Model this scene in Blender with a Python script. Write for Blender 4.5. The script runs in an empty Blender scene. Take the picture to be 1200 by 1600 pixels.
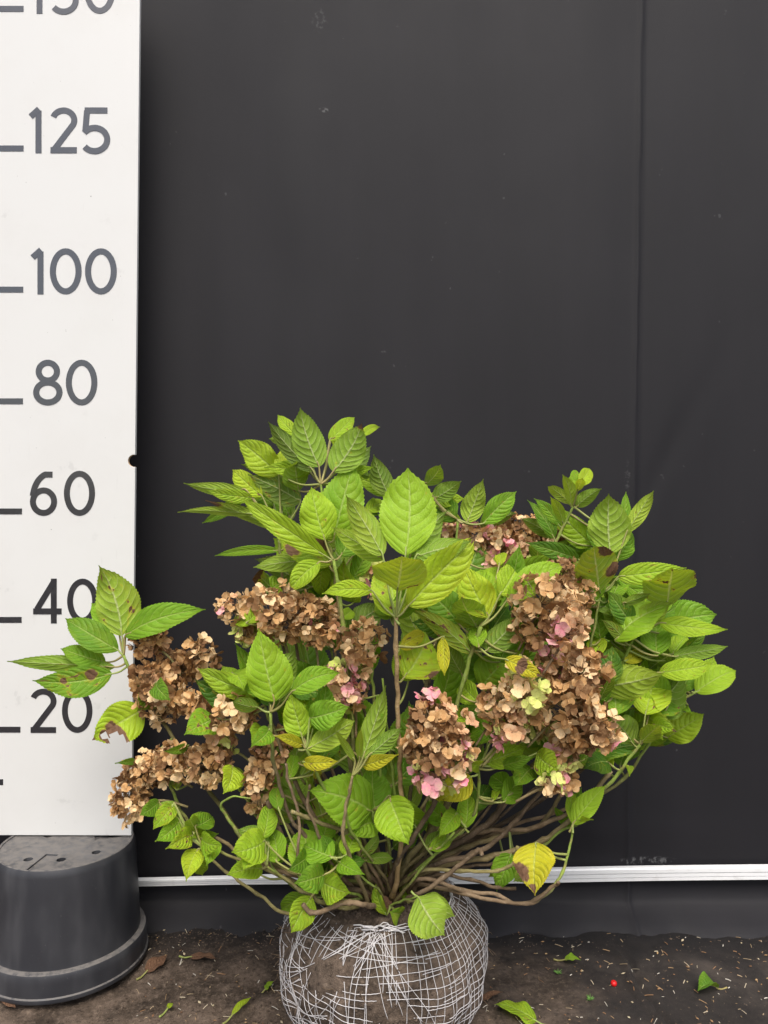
import bpy, bmesh, math, random
from mathutils import Vector, Matrix, noise
random.seed(7)
RND = random.Random(11)
R = math.radians

# ------------------------------------------------------------ camera, world, sun, exposure
scene = bpy.context.scene
COL = scene.collection
CAM_H, F = 0.81, 1202.0
cam_d = bpy.data.cameras.new('camera')
cam_d.sensor_fit = 'HORIZONTAL'; cam_d.sensor_width = 36.0; cam_d.lens = 36.0 * F / 1200.0
cam_d.clip_start = 0.02; cam_d.clip_end = 100
cam = bpy.data.objects.new('camera', cam_d); COL.objects.link(cam)
cam.location = (0, 0, CAM_H); cam.rotation_euler = (R(90), 0, 0)
scene.camera = cam

SUN_AZ, SUN_EL = R(176), R(57)          # azimuth clockwise from +Y
world = bpy.data.worlds.new('World'); scene.world = world; world.use_nodes = True
wn = world.node_tree.nodes; wl = world.node_tree.links; wn.clear()
sky = wn.new('ShaderNodeTexSky'); sky.sky_type = 'NISHITA'; sky.sun_disc = False
sky.sun_elevation = SUN_EL; sky.sun_rotation = SUN_AZ; sky.dust_density = 4.0; sky.air_density = 1.0
hs = wn.new('ShaderNodeHueSaturation'); hs.inputs['Saturation'].default_value = 0.72
bg = wn.new('ShaderNodeBackground'); bg.inputs['Strength'].default_value = 0.13
wo = wn.new('ShaderNodeOutputWorld')
wl.new(sky.outputs[0], hs.inputs['Color']); wl.new(hs.outputs[0], bg.inputs['Color']); wl.new(bg.outputs[0], wo.inputs[0])
sun_d = bpy.data.lights.new('sun', 'SUN'); sun_d.energy = 1.9; sun_d.angle = R(36); sun_d.color = (1.0, 0.955, 0.89)
sun = bpy.data.objects.new('sun', sun_d); COL.objects.link(sun)
sdir = Vector((math.sin(SUN_AZ) * math.cos(SUN_EL), math.cos(SUN_AZ) * math.cos(SUN_EL), math.sin(SUN_EL)))
sun.rotation_euler = (-sdir).to_track_quat('-Z', 'Y').to_euler()
sun.location = sdir * 5
vs = scene.view_settings
vs.view_transform = 'Standard'; vs.look = 'None'; vs.gamma = 1.0; vs.use_curve_mapping = False
vs.exposure = 0.74
scene.render.film_transparent = False

# ------------------------------------------------------------ helpers
def P(px, py, d):
    """world point seen at photograph pixel (px, py) at depth d metres from the camera plane"""
    return Vector(((px - 600) / F * d, d, CAM_H - (py - 800) / F * d))
def G(px, py, z=0.0):
    d = (CAM_H - z) * F / (py - 800)
    return Vector(((px - 600) / F * d, d, z))
def tag(o, label=None, cat=None, group=None, kind=None):
    if label: o['label'] = label
    if cat: o['category'] = cat
    if group: o['group'] = group
    if kind: o['kind'] = kind
    return o
def link(name, me, parent=None, loc=None):
    o = bpy.data.objects.new(name, me); COL.objects.link(o)
    if parent is not None: o.parent = parent
    if loc is not None: o.location = loc
    return o
def empty(name, loc):
    o = bpy.data.objects.new(name, None); COL.objects.link(o); o.location = loc
    o.empty_display_size = 0.05
    return o
class MB:
    """collects vertices and faces"""
    def __init__(self): self.v = []; self.f = []; self.m = []; self.a = []; self.uv = {}
    def add(self, vs_, fs, mat=0, att=None):
        o = len(self.v); self.v += [tuple(p) for p in vs_]
        self.f += [tuple(i + o for i in q) for q in fs]; self.m += [mat] * len(fs)
        self.a += att if att is not None else [(0, 0, 0)] * len(vs_)
    def box(self, c, s, mat=0, rot=None):
        c = Vector(c); q = []
        for x in (-.5, .5):
            for y in (-.5, .5):
                for z in (-.5, .5):
                    p = Vector((x * s[0], y * s[1], z * s[2]))
                    if rot is not None: p = rot @ p
                    q.append(c + p)
        self.add(q, [(0,1,3,2),(4,6,7,5),(0,4,5,1),(2,3,7,6),(0,2,6,4),(1,5,7,3)], mat)
    def tube(self, pts, rad, sides=6, mat=0, att=None, cap=True):
        n = len(pts); vs_ = []; at = []
        up = Vector((0.31, 0.17, 0.93)); prev = None
        for i, p in enumerate(pts):
            t = (pts[min(i + 1, n - 1)] - pts[max(i - 1, 0)])
            t = t.normalized() if t.length > 1e-9 else Vector((0, 0, 1))
            if prev is None:
                s = t.cross(up)
                if s.length < 1e-3: s = t.cross(Vector((1, 0, 0)))
            else: s = prev - t * prev.dot(t)
            s = s.normalized() if s.length > 1e-9 else Vector((1, 0, 0)); prev = s
            b = t.cross(s); r = rad[i] if isinstance(rad, (list, tuple)) else rad
            for k in range(sides):
                a = 2 * math.pi * k / sides
                vs_.append(p + s * (math.cos(a) * r) + b * (math.sin(a) * r)); at.append(att[i] if att else (0, 0, 0))
        fs = [(i*sides + k, i*sides + (k+1) % sides, (i+1)*sides + (k+1) % sides, (i+1)*sides + k) for i in range(n-1) for k in range(sides)]
        if cap: fs += [tuple(range(sides - 1, -1, -1)), tuple((n-1)*sides + k for k in range(sides))]
        self.add(vs_, fs, mat, at)
    def build(self, name, mats, parent=None, smooth=True, loc=None, attr=None):
        me = bpy.data.meshes.new(name)
        off = Vector(loc) if loc is not None else None
        me.from_pydata([tuple(Vector(p) - off) for p in self.v] if off is not None else self.v, [], self.f)
        for m in (mats if isinstance(mats, (list, tuple)) else [mats]): me.materials.append(m)
        me.polygons.foreach_set('material_index', self.m)
        me.polygons.foreach_set('use_smooth', [smooth] * len(self.f))
        if attr:
            ca = me.attributes.new(attr, 'FLOAT_COLOR', 'POINT')
            ca.data.foreach_set('color', [c for a in self.a for c in (*a, 1.0)])
        me.update()
        return link(name, me, parent, loc)
def spline(pts, per=6):
    """Catmull-Rom through pts"""
    p = [pts[0] * 2 - pts[1]] + list(pts) + [pts[-1] * 2 - pts[-2]]; out = []
    for i in range(1, len(p) - 2):
        for k in range(per):
            t = k / per
            out.append(0.5 * (2*p[i] + (p[i+1] - p[i-1])*t + (2*p[i-1] - 5*p[i] + 4*p[i+1] - p[i+2])*t*t + (3*p[i] - p[i-1] - 3*p[i+1] + p[i+2])*t**3))
    out.append(p[-2]); return out

# ------------------------------------------------------------ materials
class NT:
    def __init__(self, name):
        self.mat = bpy.data.materials.new(name); self.mat.use_nodes = True
        self.t = self.mat.node_tree; self.t.nodes.clear()
        self.out = self.n('ShaderNodeOutputMaterial')
    def n(self, typ, **kw):
        nd = self.t.nodes.new(typ)
        for k, v in kw.items(): setattr(nd, k, v)
        return nd
    def set(self, inp, v):
        if isinstance(v, bpy.types.NodeSocket): self.t.links.new(v, inp)
        elif hasattr(inp, 'default_value'):
            if isinstance(v, (tuple, list)) and len(v) == 3 and inp.type == 'RGBA': v = (*v, 1)
            inp.default_value = v
    def math(self, op, a, b=None, c=None, clamp=False):
        nd = self.n('ShaderNodeMath', operation=op, use_clamp=clamp)
        for i, x in enumerate((a, b, c)):
            if x is not None: self.set(nd.inputs[i], x)
        return nd.outputs[0]
    def mix(self, f, a, b, blend='MIX'):
        nd = self.n('ShaderNodeMix', data_type='RGBA', blend_type=blend)
        self.set(nd.inputs[0], f); self.set(nd.inputs[6], a); self.set(nd.inputs[7], b); return nd.outputs[2]
    def noise(self, vec, scale, detail=3, rough=.55, out=0, dist=0.0):
        nd = self.n('ShaderNodeTexNoise'); self.set(nd.inputs['Scale'], scale); nd.inputs['Detail'].default_value = detail
        nd.inputs['Roughness'].default_value = rough; nd.inputs['Distortion'].default_value = dist
        if vec is not None: self.set(nd.inputs['Vector'], vec)
        return nd.outputs[out]
    def ramp(self, f, a, b, smooth=True):
        nd = self.n('ShaderNodeMapRange'); nd.interpolation_type = 'SMOOTHSTEP' if smooth else 'LINEAR'
        self.set(nd.inputs[0], f); nd.inputs[1].default_value = a; nd.inputs[2].default_value = b
        return nd.outputs[0]
    def bump(self, h, s, dist=.001, normal=None):
        nd = self.n('ShaderNodeBump'); nd.inputs['Strength'].default_value = s; nd.inputs['Distance'].default_value = dist
        self.set(nd.inputs['Height'], h)
        if normal is not None: self.set(nd.inputs['Normal'], normal)
        return nd.outputs[0]
    def bsdf(self, col, rough=.6, normal=None, spec=.5, **kw):
        nd = self.n('ShaderNodeBsdfPrincipled'); self.set(nd.inputs['Base Color'], col); self.set(nd.inputs['Roughness'], rough)
        self.set(nd.inputs['Specular IOR Level'], spec)
        if normal is not None: self.set(nd.inputs['Normal'], normal)
        for k, v in kw.items(): self.set(nd.inputs[k.replace('_', ' ')], v)
        return nd.outputs[0]
    def done(self, sh):
        self.t.links.new(sh, self.out.inputs[0]); return self.mat
    def geo(self): return self.n('ShaderNodeNewGeometry')
    def tex(self): return self.n('ShaderNodeTexCoord')

def leaf_material():
    m = NT('leaf_blade')
    tc = m.tex(); geo = m.geo()
    sep = m.n('ShaderNodeSeparateXYZ'); m.set(sep.inputs[0], tc.outputs['UV'])
    u, v = sep.outputs[0], sep.outputs[1]
    a = m.math('ABSOLUTE', m.math('MULTIPLY_ADD', u, 2.0, -1.0))
    la = m.n('ShaderNodeAttribute', attribute_name='leafcol'); sc = m.n('ShaderNodeSeparateColor'); m.set(sc.inputs[0], la.outputs['Color'])
    lum, yel, brn = sc.outputs[0], sc.outputs[1], sc.outputs[2]
    seed = m.n('ShaderNodeCombineXYZ'); m.set(seed.inputs[2], m.math('MULTIPLY', la.outputs['Alpha'], 37.0))
    vadd = m.n('ShaderNodeVectorMath', operation='ADD'); m.set(vadd.inputs[0], tc.outputs['UV']); m.set(vadd.inputs[1], seed.outputs[0])
    q = vadd.outputs[0]
    wob = m.noise(q, 3.0, 2)
    ph = m.math('SUBTRACT', v, m.math('MULTIPLY', m.math('POWER', a, 1.5), 0.27))
    ph = m.math('ADD', ph, m.math('MULTIPLY', m.math('SUBTRACT', wob, .5), .035))
    side = m.math('MULTIPLY', m.math('GREATER_THAN', u, .5), .45)
    ph = m.math('ADD', m.math('MULTIPLY', ph, 8.0), side)
    dist = m.math('PINGPONG', ph, 0.5)                    # 0 at a lateral vein
    lat = m.ramp(dist, 0.07, 0.0)
    lat = m.math('MULTIPLY', lat, m.ramp(a, 1.0, .80))
    mid = m.ramp(a, m.math('MULTIPLY', 1, 0.05) if False else 0.055, 0.012)
    vein = m.math('MAXIMUM', m.math('MULTIPLY', lat, .62), mid)
    # tertiary net
    vo = m.n('ShaderNodeTexVoronoi', feature='DISTANCE_TO_EDGE'); vo.inputs['Scale'].default_value = 26
    m.set(vo.inputs['Vector'], q)
    net = m.ramp(vo.outputs['Distance'], .10, .0)
    # colours
    c = m.mix(m.ramp(lum, 0.0, .5, False), (.058, .160, .012), (.200, .400, .020))
    c = m.mix(m.ramp(lum, .5, 1.0, False), c, (.420, .600, .028))
    big = m.noise(q, 2.2, 3)
    c = m.mix(m.math('MULTIPLY', m.ramp(big, .38, .68), .38), c, m.mix(.5, c, (.30, .42, .03)))
    yl = m.math('MULTIPLY', yel, m.ramp(m.math('ADD', m.math('MULTIPLY', big, 1.1), m.math('MULTIPLY', yel, .75)), .45, .95))
    c = m.mix(yl, c, (.62, .53, .025))
    yl2 = m.math('MULTIPLY', yel, m.ramp(a, .55, 1.0))
    c = m.mix(m.math('MULTIPLY', yl2, .5), c, (.62, .50, .03))
    und = m.mix(.30, c, (.36, .42, .10))
    veinc = m.mix(.62, c, (.52, .62, .20))
    veinu = m.mix(.62, und, (.62, .66, .34))
    bf = geo.outputs['Backfacing']
    c = m.mix(bf, m.mix(m.math('MULTIPLY', vein, .75), c, veinc), m.mix(vein, und, veinu))
    c = m.mix(m.math('MULTIPLY', net, .16), c, m.mix(.5, c, (.05, .13, .01)))
    # brown blotches with rims
    sp = m.noise(q, 5.2, 3, .55)
    th = m.math('SUBTRACT', .77, m.math('MULTIPLY', brn, .34))
    df = m.math('SUBTRACT', sp, th)
    spot = m.ramp(df, 0.0, .03)
    rim = m.ramp(df, -.07, .0)
    wa = m.n('ShaderNodeAttribute', attribute_name='wither'); wsep = m.n('ShaderNodeSeparateColor'); m.set(wsep.inputs[0], wa.outputs['Color'])
    wit = wsep.outputs[0]
    wit = m.ramp(m.math('ADD', wit, m.math('MULTIPLY', m.math('SUBTRACT', sp, .5), .9)), .42, .55)
    witr = m.ramp(m.math('ADD', wsep.outputs[0], m.math('MULTIPLY', m.math('SUBTRACT', sp, .5), .9)), .2, .5)
    c = m.mix(m.math('MULTIPLY', m.math('MAXIMUM', rim, witr), .55), c, (.46, .40, .03))
    bcol = m.mix(m.noise(q, 14, 3), (.075, .033, .020), (.24, .135, .075))
    dead = m.math('MAXIMUM', spot, wit)
    c = m.mix(dead, c, bcol)
    # relief
    h = m.math('MULTIPLY', m.math('SINE', m.math('MULTIPLY', dist, math.pi)), m.ramp(a, 1.05, .7))
    h = m.math('ADD', h, m.math('MULTIPLY', m.ramp(a, 0.0, .10), .8))
    h = m.math('SUBTRACT', h, m.math('MULTIPLY', net, .22))
    h = m.math('ADD', m.math('MULTIPLY', h, .8), m.math('MULTIPLY', m.noise(q, 12, 3), .9))
    nrm = m.bump(h, .8, .0019)
    ro = m.math('ADD', m.math('MULTIPLY', bf, .2), .46)
    ro = m.math('ADD', ro, m.math('MULTIPLY', dead, .3), clamp=True)
    pr = m.bsdf(c, ro, nrm, .28)
    tr = m.n('ShaderNodeBsdfTranslucent'); m.set(tr.inputs[0], m.mix(1.0, c, (1.35, 1.25, .5), 'MULTIPLY')); m.set(tr.inputs['Normal'], nrm)
    mx = m.n('ShaderNodeMixShader'); m.set(mx.inputs[0], m.math('SUBTRACT', .34, m.math('MULTIPLY', dead, .26)))
    m.t.links.new(pr, mx.inputs[1]); m.t.links.new(tr.outputs[0], mx.inputs[2])
    return m.done(mx.outputs[0])

def attr_material(name, rough=.65, bumpscale=260, bs=.5, spec=.35, trans=0.0, var=.35):
    m = NT(name); at = m.n('ShaderNodeAttribute', attribute_name='tint'); tc = m.tex()
    n1 = m.noise(tc.outputs['Object'], bumpscale, 4); n2 = m.noise(tc.outputs['Object'], bumpscale * .22, 3)
    c = m.mix(m.math('MULTIPLY', m.ramp(n2, .35, .7), var), at.outputs['Color'], m.mix(1.0, at.outputs['Color'], (.42, .40, .38), 'MULTIPLY'))
    c = m.mix(m.math('MULTIPLY', m.ramp(n1, .55, .75), var * .6), c, m.mix(.5, c, (.5, .46, .36)))
    return m.done(m.bsdf(c, rough, m.bump(n1, bs, .0015), spec))

def sepal_material(name, c1, c2, c3):
    m = NT(name); oi = m.n('ShaderNodeObjectInfo'); tc = m.tex(); geo = m.geo()
    isl = geo.outputs['Random Per Island']
    n1 = m.noise(tc.outputs['Object'], 90, 3); n2 = m.noise(tc.outputs['Object'], 420, 3)
    c = m.mix(isl, c1, c2)
    c = m.mix(m.math('MULTIPLY', m.ramp(n1, .42, .72), .75), c, c3)
    c = m.mix(m.math('MULTIPLY', m.ramp(n2, .5, .72), .35), c, m.mix(1.0, c, (.5, .45, .4), 'MULTIPLY'))
    nrm = m.bump(n2, .5, .0012)
    pr = m.bsdf(c, .72, nrm, .25)
    tr = m.n('ShaderNodeBsdfTranslucent'); m.set(tr.inputs[0], c); m.set(tr.inputs['Normal'], nrm)
    mx = m.n('ShaderNodeMixShader'); mx.inputs[0].default_value = .22
    m.t.links.new(pr, mx.inputs[1]); m.t.links.new(tr.outputs[0], mx.inputs[2])
    return m.done(mx.outputs[0])

def soil_material(name, loc, dry=.5, cloth_mix=False):
    m = NT(name); geo = m.geo(); pos = geo.outputs['Position']
    n1 = m.noise(pos, 14, 6, .65); n2 = m.noise(pos, 120, 5, .7); n3 = m.noise(pos, 520, 3, .7)
    c = m.mix(m.ramp(n1, .35, .66), (.036, .027, .020), (.105, .080, .062))
    c = m.mix(m.math('MULTIPLY', m.ramp(n2, .5, .72), .6), c, (.175, .138, .108))
    c = m.mix(m.math('MULTIPLY', m.ramp(n3, .64, .74), .7), c, (.27, .22, .175))
    c = m.mix(m.math('MULTIPLY', m.ramp(n2, .47, .30), .75), c, (.012, .009, .007))
    c = m.mix(1.0, c, (1.35, 1.30, 1.25), 'MULTIPLY')
    h = m.math('ADD', m.math('MULTIPLY', n2, 1.0), m.math('MULTIPLY', n3, .5))
    ro = .92
    if cloth_mix:
        sx = m.n('ShaderNodeSeparateXYZ'); m.set(sx.inputs[0], pos)
        k = m.math('ADD', m.math('MULTIPLY', sx.outputs[0], .95), m.math('MULTIPLY', sx.outputs[1], .55))
        k = m.math('ADD', k, m.math('MULTIPLY', m.math('SUBTRACT', m.noise(pos, 5.5, 4, .6), .5), 1.1))
        k = m.math('MAXIMUM', m.ramp(k, .72, 1.12), m.ramp(m.math('ADD', sx.outputs[1], m.math('MULTIPLY', m.math('SUBTRACT', m.noise(pos, 16, 4, .6), .5), .12)), 1.46, 1.53))
        weave = m.noise(pos, 900, 2)
        dust = m.noise(pos, 9, 5, .65)
        cc = m.mix(m.ramp(dust, .44, .74), (.017, .0155, .0155), (.064, .053, .046))
        cc = m.mix(m.math('MULTIPLY', m.ramp(n3, .66, .76), .5), cc, (.14, .12, .10))
        c = m.mix(m.math('MULTIPLY', k, .88), c, cc)
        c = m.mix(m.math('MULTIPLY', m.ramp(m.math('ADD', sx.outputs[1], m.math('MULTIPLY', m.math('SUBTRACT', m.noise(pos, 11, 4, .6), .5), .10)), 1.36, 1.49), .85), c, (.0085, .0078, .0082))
        h = m.mix(k, h, m.math('MULTIPLY', weave, .5))
        ro = m.math('SUBTRACT', .92, m.math('MULTIPLY', k, .14))
    return m.done(m.bsdf(c, ro, m.bump(h, .9, .004), .25))

def cloth_material():
    m = NT('black_cloth'); geo = m.geo(); pos = geo.outputs['Position']
    weave = m.noise(pos, 1100, 2); mp = m.n('ShaderNodeMapping'); mp.inputs['Scale'].default_value = (1, 1, .12); m.set(mp.inputs[0], pos)
    st = m.noise(mp.outputs[0], 9, 4, .6); lint = m.noise(pos, 42, 2, .5); sm = m.noise(pos, 3.2, 4, .55)
    c = m.mix(m.ramp(st, .3, .7), (.0056, .0050, .0070), (.0074, .0066, .0090))
    c = m.mix(m.math('MULTIPLY', m.ramp(lint, .755, .80), .18), c, (.20, .20, .20))
    for (sx_, sz_, rx_, rz_) in ((.53, .105, .07, .010), (-.13, 1.80, .02, .03), (-.12, 1.62, .015, .006), (.49, .88, .008, .04)):
        sp3 = m.n('ShaderNodeSeparateXYZ'); m.set(sp3.inputs[0], pos)
        e = m.math('ADD', m.math('POWER', m.math('DIVIDE', m.math('SUBTRACT', sp3.outputs[0], sx_), rx_), 2.0), m.math('POWER', m.math('DIVIDE', m.math('SUBTRACT', sp3.outputs[2], sz_), rz_), 2.0))
        k = m.math('MULTIPLY', m.ramp(e, 1.0, .1), m.ramp(m.noise(pos, 130, 3), .50, .66))
        c = m.mix(m.math('MULTIPLY', k, .10 if rz_ > .011 else .28), c, (.30, .30, .30))
    ro = m.math('ADD', .66, m.math('MULTIPLY', sm, .10))
    return m.done(m.bsdf(c, ro, m.bump(weave, .35, .0006), .36))

def plain(name, col, rough=.5, spec=.5, var=.15, scale=30, dark=(.3, .3, .3), bs=0.0):
    m = NT(name); tc = m.geo(); n1 = m.noise(tc.outputs['Position'], scale, 5, .6)
    c = m.mix(m.math('MULTIPLY', m.ramp(n1, .5, .78), var), col, dark)
    ro = m.math('ADD', rough, m.math('MULTIPLY', m.math('SUBTRACT', n1, .5), .25), clamp=True)
    return m.done(m.bsdf(c, ro, m.bump(n1, bs, .001) if bs else None, spec))

def board_material():
    m = NT('white_board_laminate'); pos = m.geo().outputs['Position']
    a = m.noise(pos, 6, 5, .6); b = m.noise(pos, 34, 4, .65); d = m.noise(pos, 150, 2)
    mp = m.n('ShaderNodeMapping'); mp.inputs['Scale'].default_value = (40, 1, 3); m.set(mp.inputs[0], pos)
    scr = m.noise(mp.outputs[0], 4, 3)
    c = m.mix(m.math('MULTIPLY', m.ramp(a, .42, .72), .20), (.60, .60, .585), (.51, .50, .475))
    c = m.mix(m.math('MULTIPLY', m.math('MULTIPLY', m.ramp(b, .62, .72), m.ramp(a, .48, .62)), .38), c, (.42, .42, .41))
    c = m.mix(m.math('MULTIPLY', m.ramp(d, .77, .80), .7), c, (.16, .15, .14))
    c = m.mix(m.math('MULTIPLY', m.ramp(scr, .70, .74), .15), c, (.40, .39, .37))
    return m.done(m.bsdf(c, m.math('ADD', .32, m.math('MULTIPLY', a, .25)), None, .5))

def pot_material():
    m = NT('black_pot_plastic'); pos = m.geo().outputs['Position']
    mp = m.n('ShaderNodeMapping'); mp.inputs['Scale'].default_value = (1, 1, .35); m.set(mp.inputs[0], pos); a = m.noise(mp.outputs[0], 12, 3, .5); b = m.noise(pos, 90, 4, .7); f = m.noise(pos, 420, 2)
    nz = m.n('ShaderNodeSeparateXYZ'); m.set(nz.inputs[0], m.geo().outputs['Normal'])
    dust = m.math('MULTIPLY', m.ramp(nz.outputs[2], .25, .9), m.ramp(b, .25, .6))
    c = m.mix(m.math('MULTIPLY', m.ramp(a, .38, .70), .75), (.026, .027, .032), (.095, .096, .102))
    c = m.mix(m.math('MULTIPLY', m.ramp(f, .72, .76), .6), c, (.16, .15, .14))
    c = m.mix(m.math('MULTIPLY', dust, .75), c, (.165, .150, .135))
    ro = m.math('ADD', m.math('ADD', .30, m.math('MULTIPLY', a, .22)), m.math('MULTIPLY', dust, .4), clamp=True)
    return m.done(m.bsdf(c, ro, m.bump(b, .15, .001), .5))

M_LEAF = leaf_material()
M_STEM = attr_material('stem_bark', .8, 240, 1.0, .2, var=.75)
M_PET = attr_material('petiole_green', .5, 300, .2, .4, var=.12)
M_SEP = [sepal_material('sepal_brown', (.40, .200, .072), (.60, .355, .150), (.76, .53, .27)),
         sepal_material('sepal_dark', (.14, .064, .025), (.30, .160, .068), (.48, .30, .15)),
         sepal_material('sepal_tan', (.72, .47, .225), (.80, .58, .32), (.84, .68, .44)),
         sepal_material('sepal_pink', (.78, .20, .30), (.80, .42, .43), (.72, .55, .38)),
         sepal_material('sepal_green', (.52, .62, .13), (.70, .72, .24), (.62, .50, .22)),
         sepal_material('sepal_rosebrown', (.58, .29, .16), (.68, .42, .22), (.76, .58, .36))]
M_SOIL = soil_material('soil', None)
M_GROUND = soil_material('ground_soil', None, cloth_mix=True)
M_CLOTH = cloth_material()
M_BOARD = board_material()
M_WOOD = plain('board_core_wood', (.46, .32, .19), .7, .3, .5, 120, (.26, .17, .10))
M_DIGIT = plain('digit_vinyl', (.018, .019, .024), .2, 1.0, .25, 60, (.05, .05, .05))
for _n in M_DIGIT.node_tree.nodes:
    if _n.type == 'BSDF_PRINCIPLED': _n.inputs['Coat Weight'].default_value = .5; _n.inputs['Coat Roughness'].default_value = .15
M_POT = pot_material()
M_BATTEN = plain('batten_white', (.74, .74, .74), .4, .5, .35, 40, (.42, .40, .37))
M_WIRE = plain('net_white_wire', (.54, .52, .52), .55, .4, .8, 70, (.20, .16, .13))

# ------------------------------------------------------------ ground
def frange(a, b, s):
    n = max(1, round((b - a) / s)); return [a + (b - a) * i / n for i in range(n + 1)]
CR0, CR1 = G(968, 1476), G(1046, 1604)
def ground_z(x, y):
    near = max(0.0, min(1.0, (x * .95 + y * .55 - .70) / .4))      # 1 where the cloth is bare
    amp = .0058 * (1 - .62 * near)
    z = amp * (noise.noise(Vector((x * 22, y * 22, 0))) + .7 * noise.noise(Vector((x * 61, y * 61, 3))) + .5 * noise.noise(Vector((x * 140, y * 140, 7))) * (1 - .6 * near))
    z += .008 * noise.noise(Vector((x * 5, y * 5, 11)))
    # fold in the ground cloth
    d = CR1 - CR0; t = ((x - CR0.x) * d.x + (y - CR0.y) * d.y) / (d.x**2 + d.y**2)
    if -.15 < t < 1.4:
        wob = .006 * math.sin(t * 9)
        e = ((x - CR0.x) * d.y - (y - CR0.y) * d.x) / math.hypot(d.x, d.y) + wob
        k = min(1, max(0, (t + .15) * 3))
        z += k * (.007 * math.exp(-((e - .010) / .009) ** 2) - .009 * math.exp(-(e / .005) ** 2))
    return z - .010
xs = frange(-4, -1.1, .4)[:-1] + frange(-1.1, 1.1, .0062) + frange(1.1, 4, .4)[1:]
ys = frange(-4, .7, .4)[:-1] + frange(.7, 1.58, .0066) + [1.68, 1.9]
gb = MB()
gv = [(x, y, ground_z(x, y)) for y in ys for x in xs]; nx = len(xs)
gb.add(gv, [(j*nx + i, j*nx + i + 1, (j+1)*nx + i + 1, (j+1)*nx + i) for j in range(len(ys) - 1) for i in range(nx - 1)])
tag(gb.build('ground', M_GROUND), 'dark trodden soil over black ground cloth', 'ground', kind='structure')

# ------------------------------------------------------------ black cloth backdrop
WALL = 1.555
def cloth_y(x, z):
    y = WALL + .006 * math.sin(x * 9.3 + .6) * (.5 + .5 * min(1, z)) + .0022 * math.sin(x * 21 + 1.3 + z * .7) + .006 * noise.noise(Vector((x * 4, z * 1.2, 2)))
    y += .004 * noise.noise(Vector((x * 11, z * 2.3, 5)))
    xs_ = (1000 - 600) / F * WALL - .018 * (1.6 - z) * .9          # seam line
    e = x - xs_
    y += -.0035 * math.exp(-(e / .007) ** 2) + (.004 if e > 0 else 0) * math.exp(-abs(e) / .05)
    # slack diagonal creases near the seam and foot
    y += .003 * math.exp(-((e - .5 * (z - .75) + .02) / .02) ** 2) * math.exp(-((z - .95) / .16) ** 2)
    y += .005 * math.sin(z * 60 + x * 3) * math.exp(-((z - .10) / .06) ** 2) * (.5 + .5 * math.sin(x * 3.1 + 1))
    return y
cxs = sorted(set(frange(-1.35, 1.35, .02) + frange(.46, .58, .004)))
czs = frange(.03, 2.35, .03)
cb = MB(); rows = []
foot = [(-.075, -.024), (-.060, -.008), (-.045, .002), (-.028, .010), (-.012, .020)]
cv = []
for (dy, z) in foot:
    for x in cxs:
        wv = (-dy - .01) * (.55 * noise.noise(Vector((x * 4, 1, 9))) + .35 * noise.noise(Vector((x * 13, 1, 9))))
        cv.append((x, cloth_y(x, .03) + dy + wv, z + .006 * max(0, noise.noise(Vector((x * 5, dy * 25, 4))))))
for z in czs:
    for x in cxs: cv.append((x, cloth_y(x, z), z))
n = len(cxs); nr = len(foot) + len(czs)
cb.add(cv, [(j*n + i, (j+1)*n + i, (j+1)*n + i + 1, j*n + i + 1) for j in range(nr - 1) for i in range(n - 1)])
cloth = cb.build('backdrop_cloth', M_CLOTH)
sol = cloth.modifiers.new('thick', 'SOLIDIFY'); sol.thickness = .0015; sol.offset = 0
tag(cloth, 'black fabric backdrop hanging in faint folds behind the shrub', 'backdrop')

# white batten holding the cloth down
bt = MB(); nb = 40; prof = [(0, -1), (-.010, -1), (-.010, -.55), (-.0075, -.50), (-.0105, -.42), (-.0105, .10), (-.008, .16), (-.0115, .24), (-.0115, .8), (-.009, 1), (0, 1)]
bp = []
for i in range(nb + 1):
    x = -.80 + 2.05 * i / nb
    px = 600 + x / 1.54 * F
    py = 1377.5 - (px - 205) * 16 / 995 + .6 * math.sin(px / 90)
    hh = (5.2 + max(0, min(1, (px - 330) / 500)) * 5.0) / F * 1.54
    zc = CAM_H - (py - 800) / F * 1.54
    yb = WALL - .017
    for (py_, pz) in prof: bp.append((x, yb + py_ + .006, zc + pz * hh))
k = len(prof)
bt.add(bp, [(i*k + j, i*k + (j+1) % k, (i+1)*k + (j+1) % k, (i+1)*k + j) for i in range(nb) for j in range(k)] + [tuple(range(k)), tuple(nb*k + j for j in range(k - 1, -1, -1))])
tag(bt.build('batten', M_BATTEN, smooth=False), 'long white grooved batten along the foot of the black cloth', 'batten')

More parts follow.
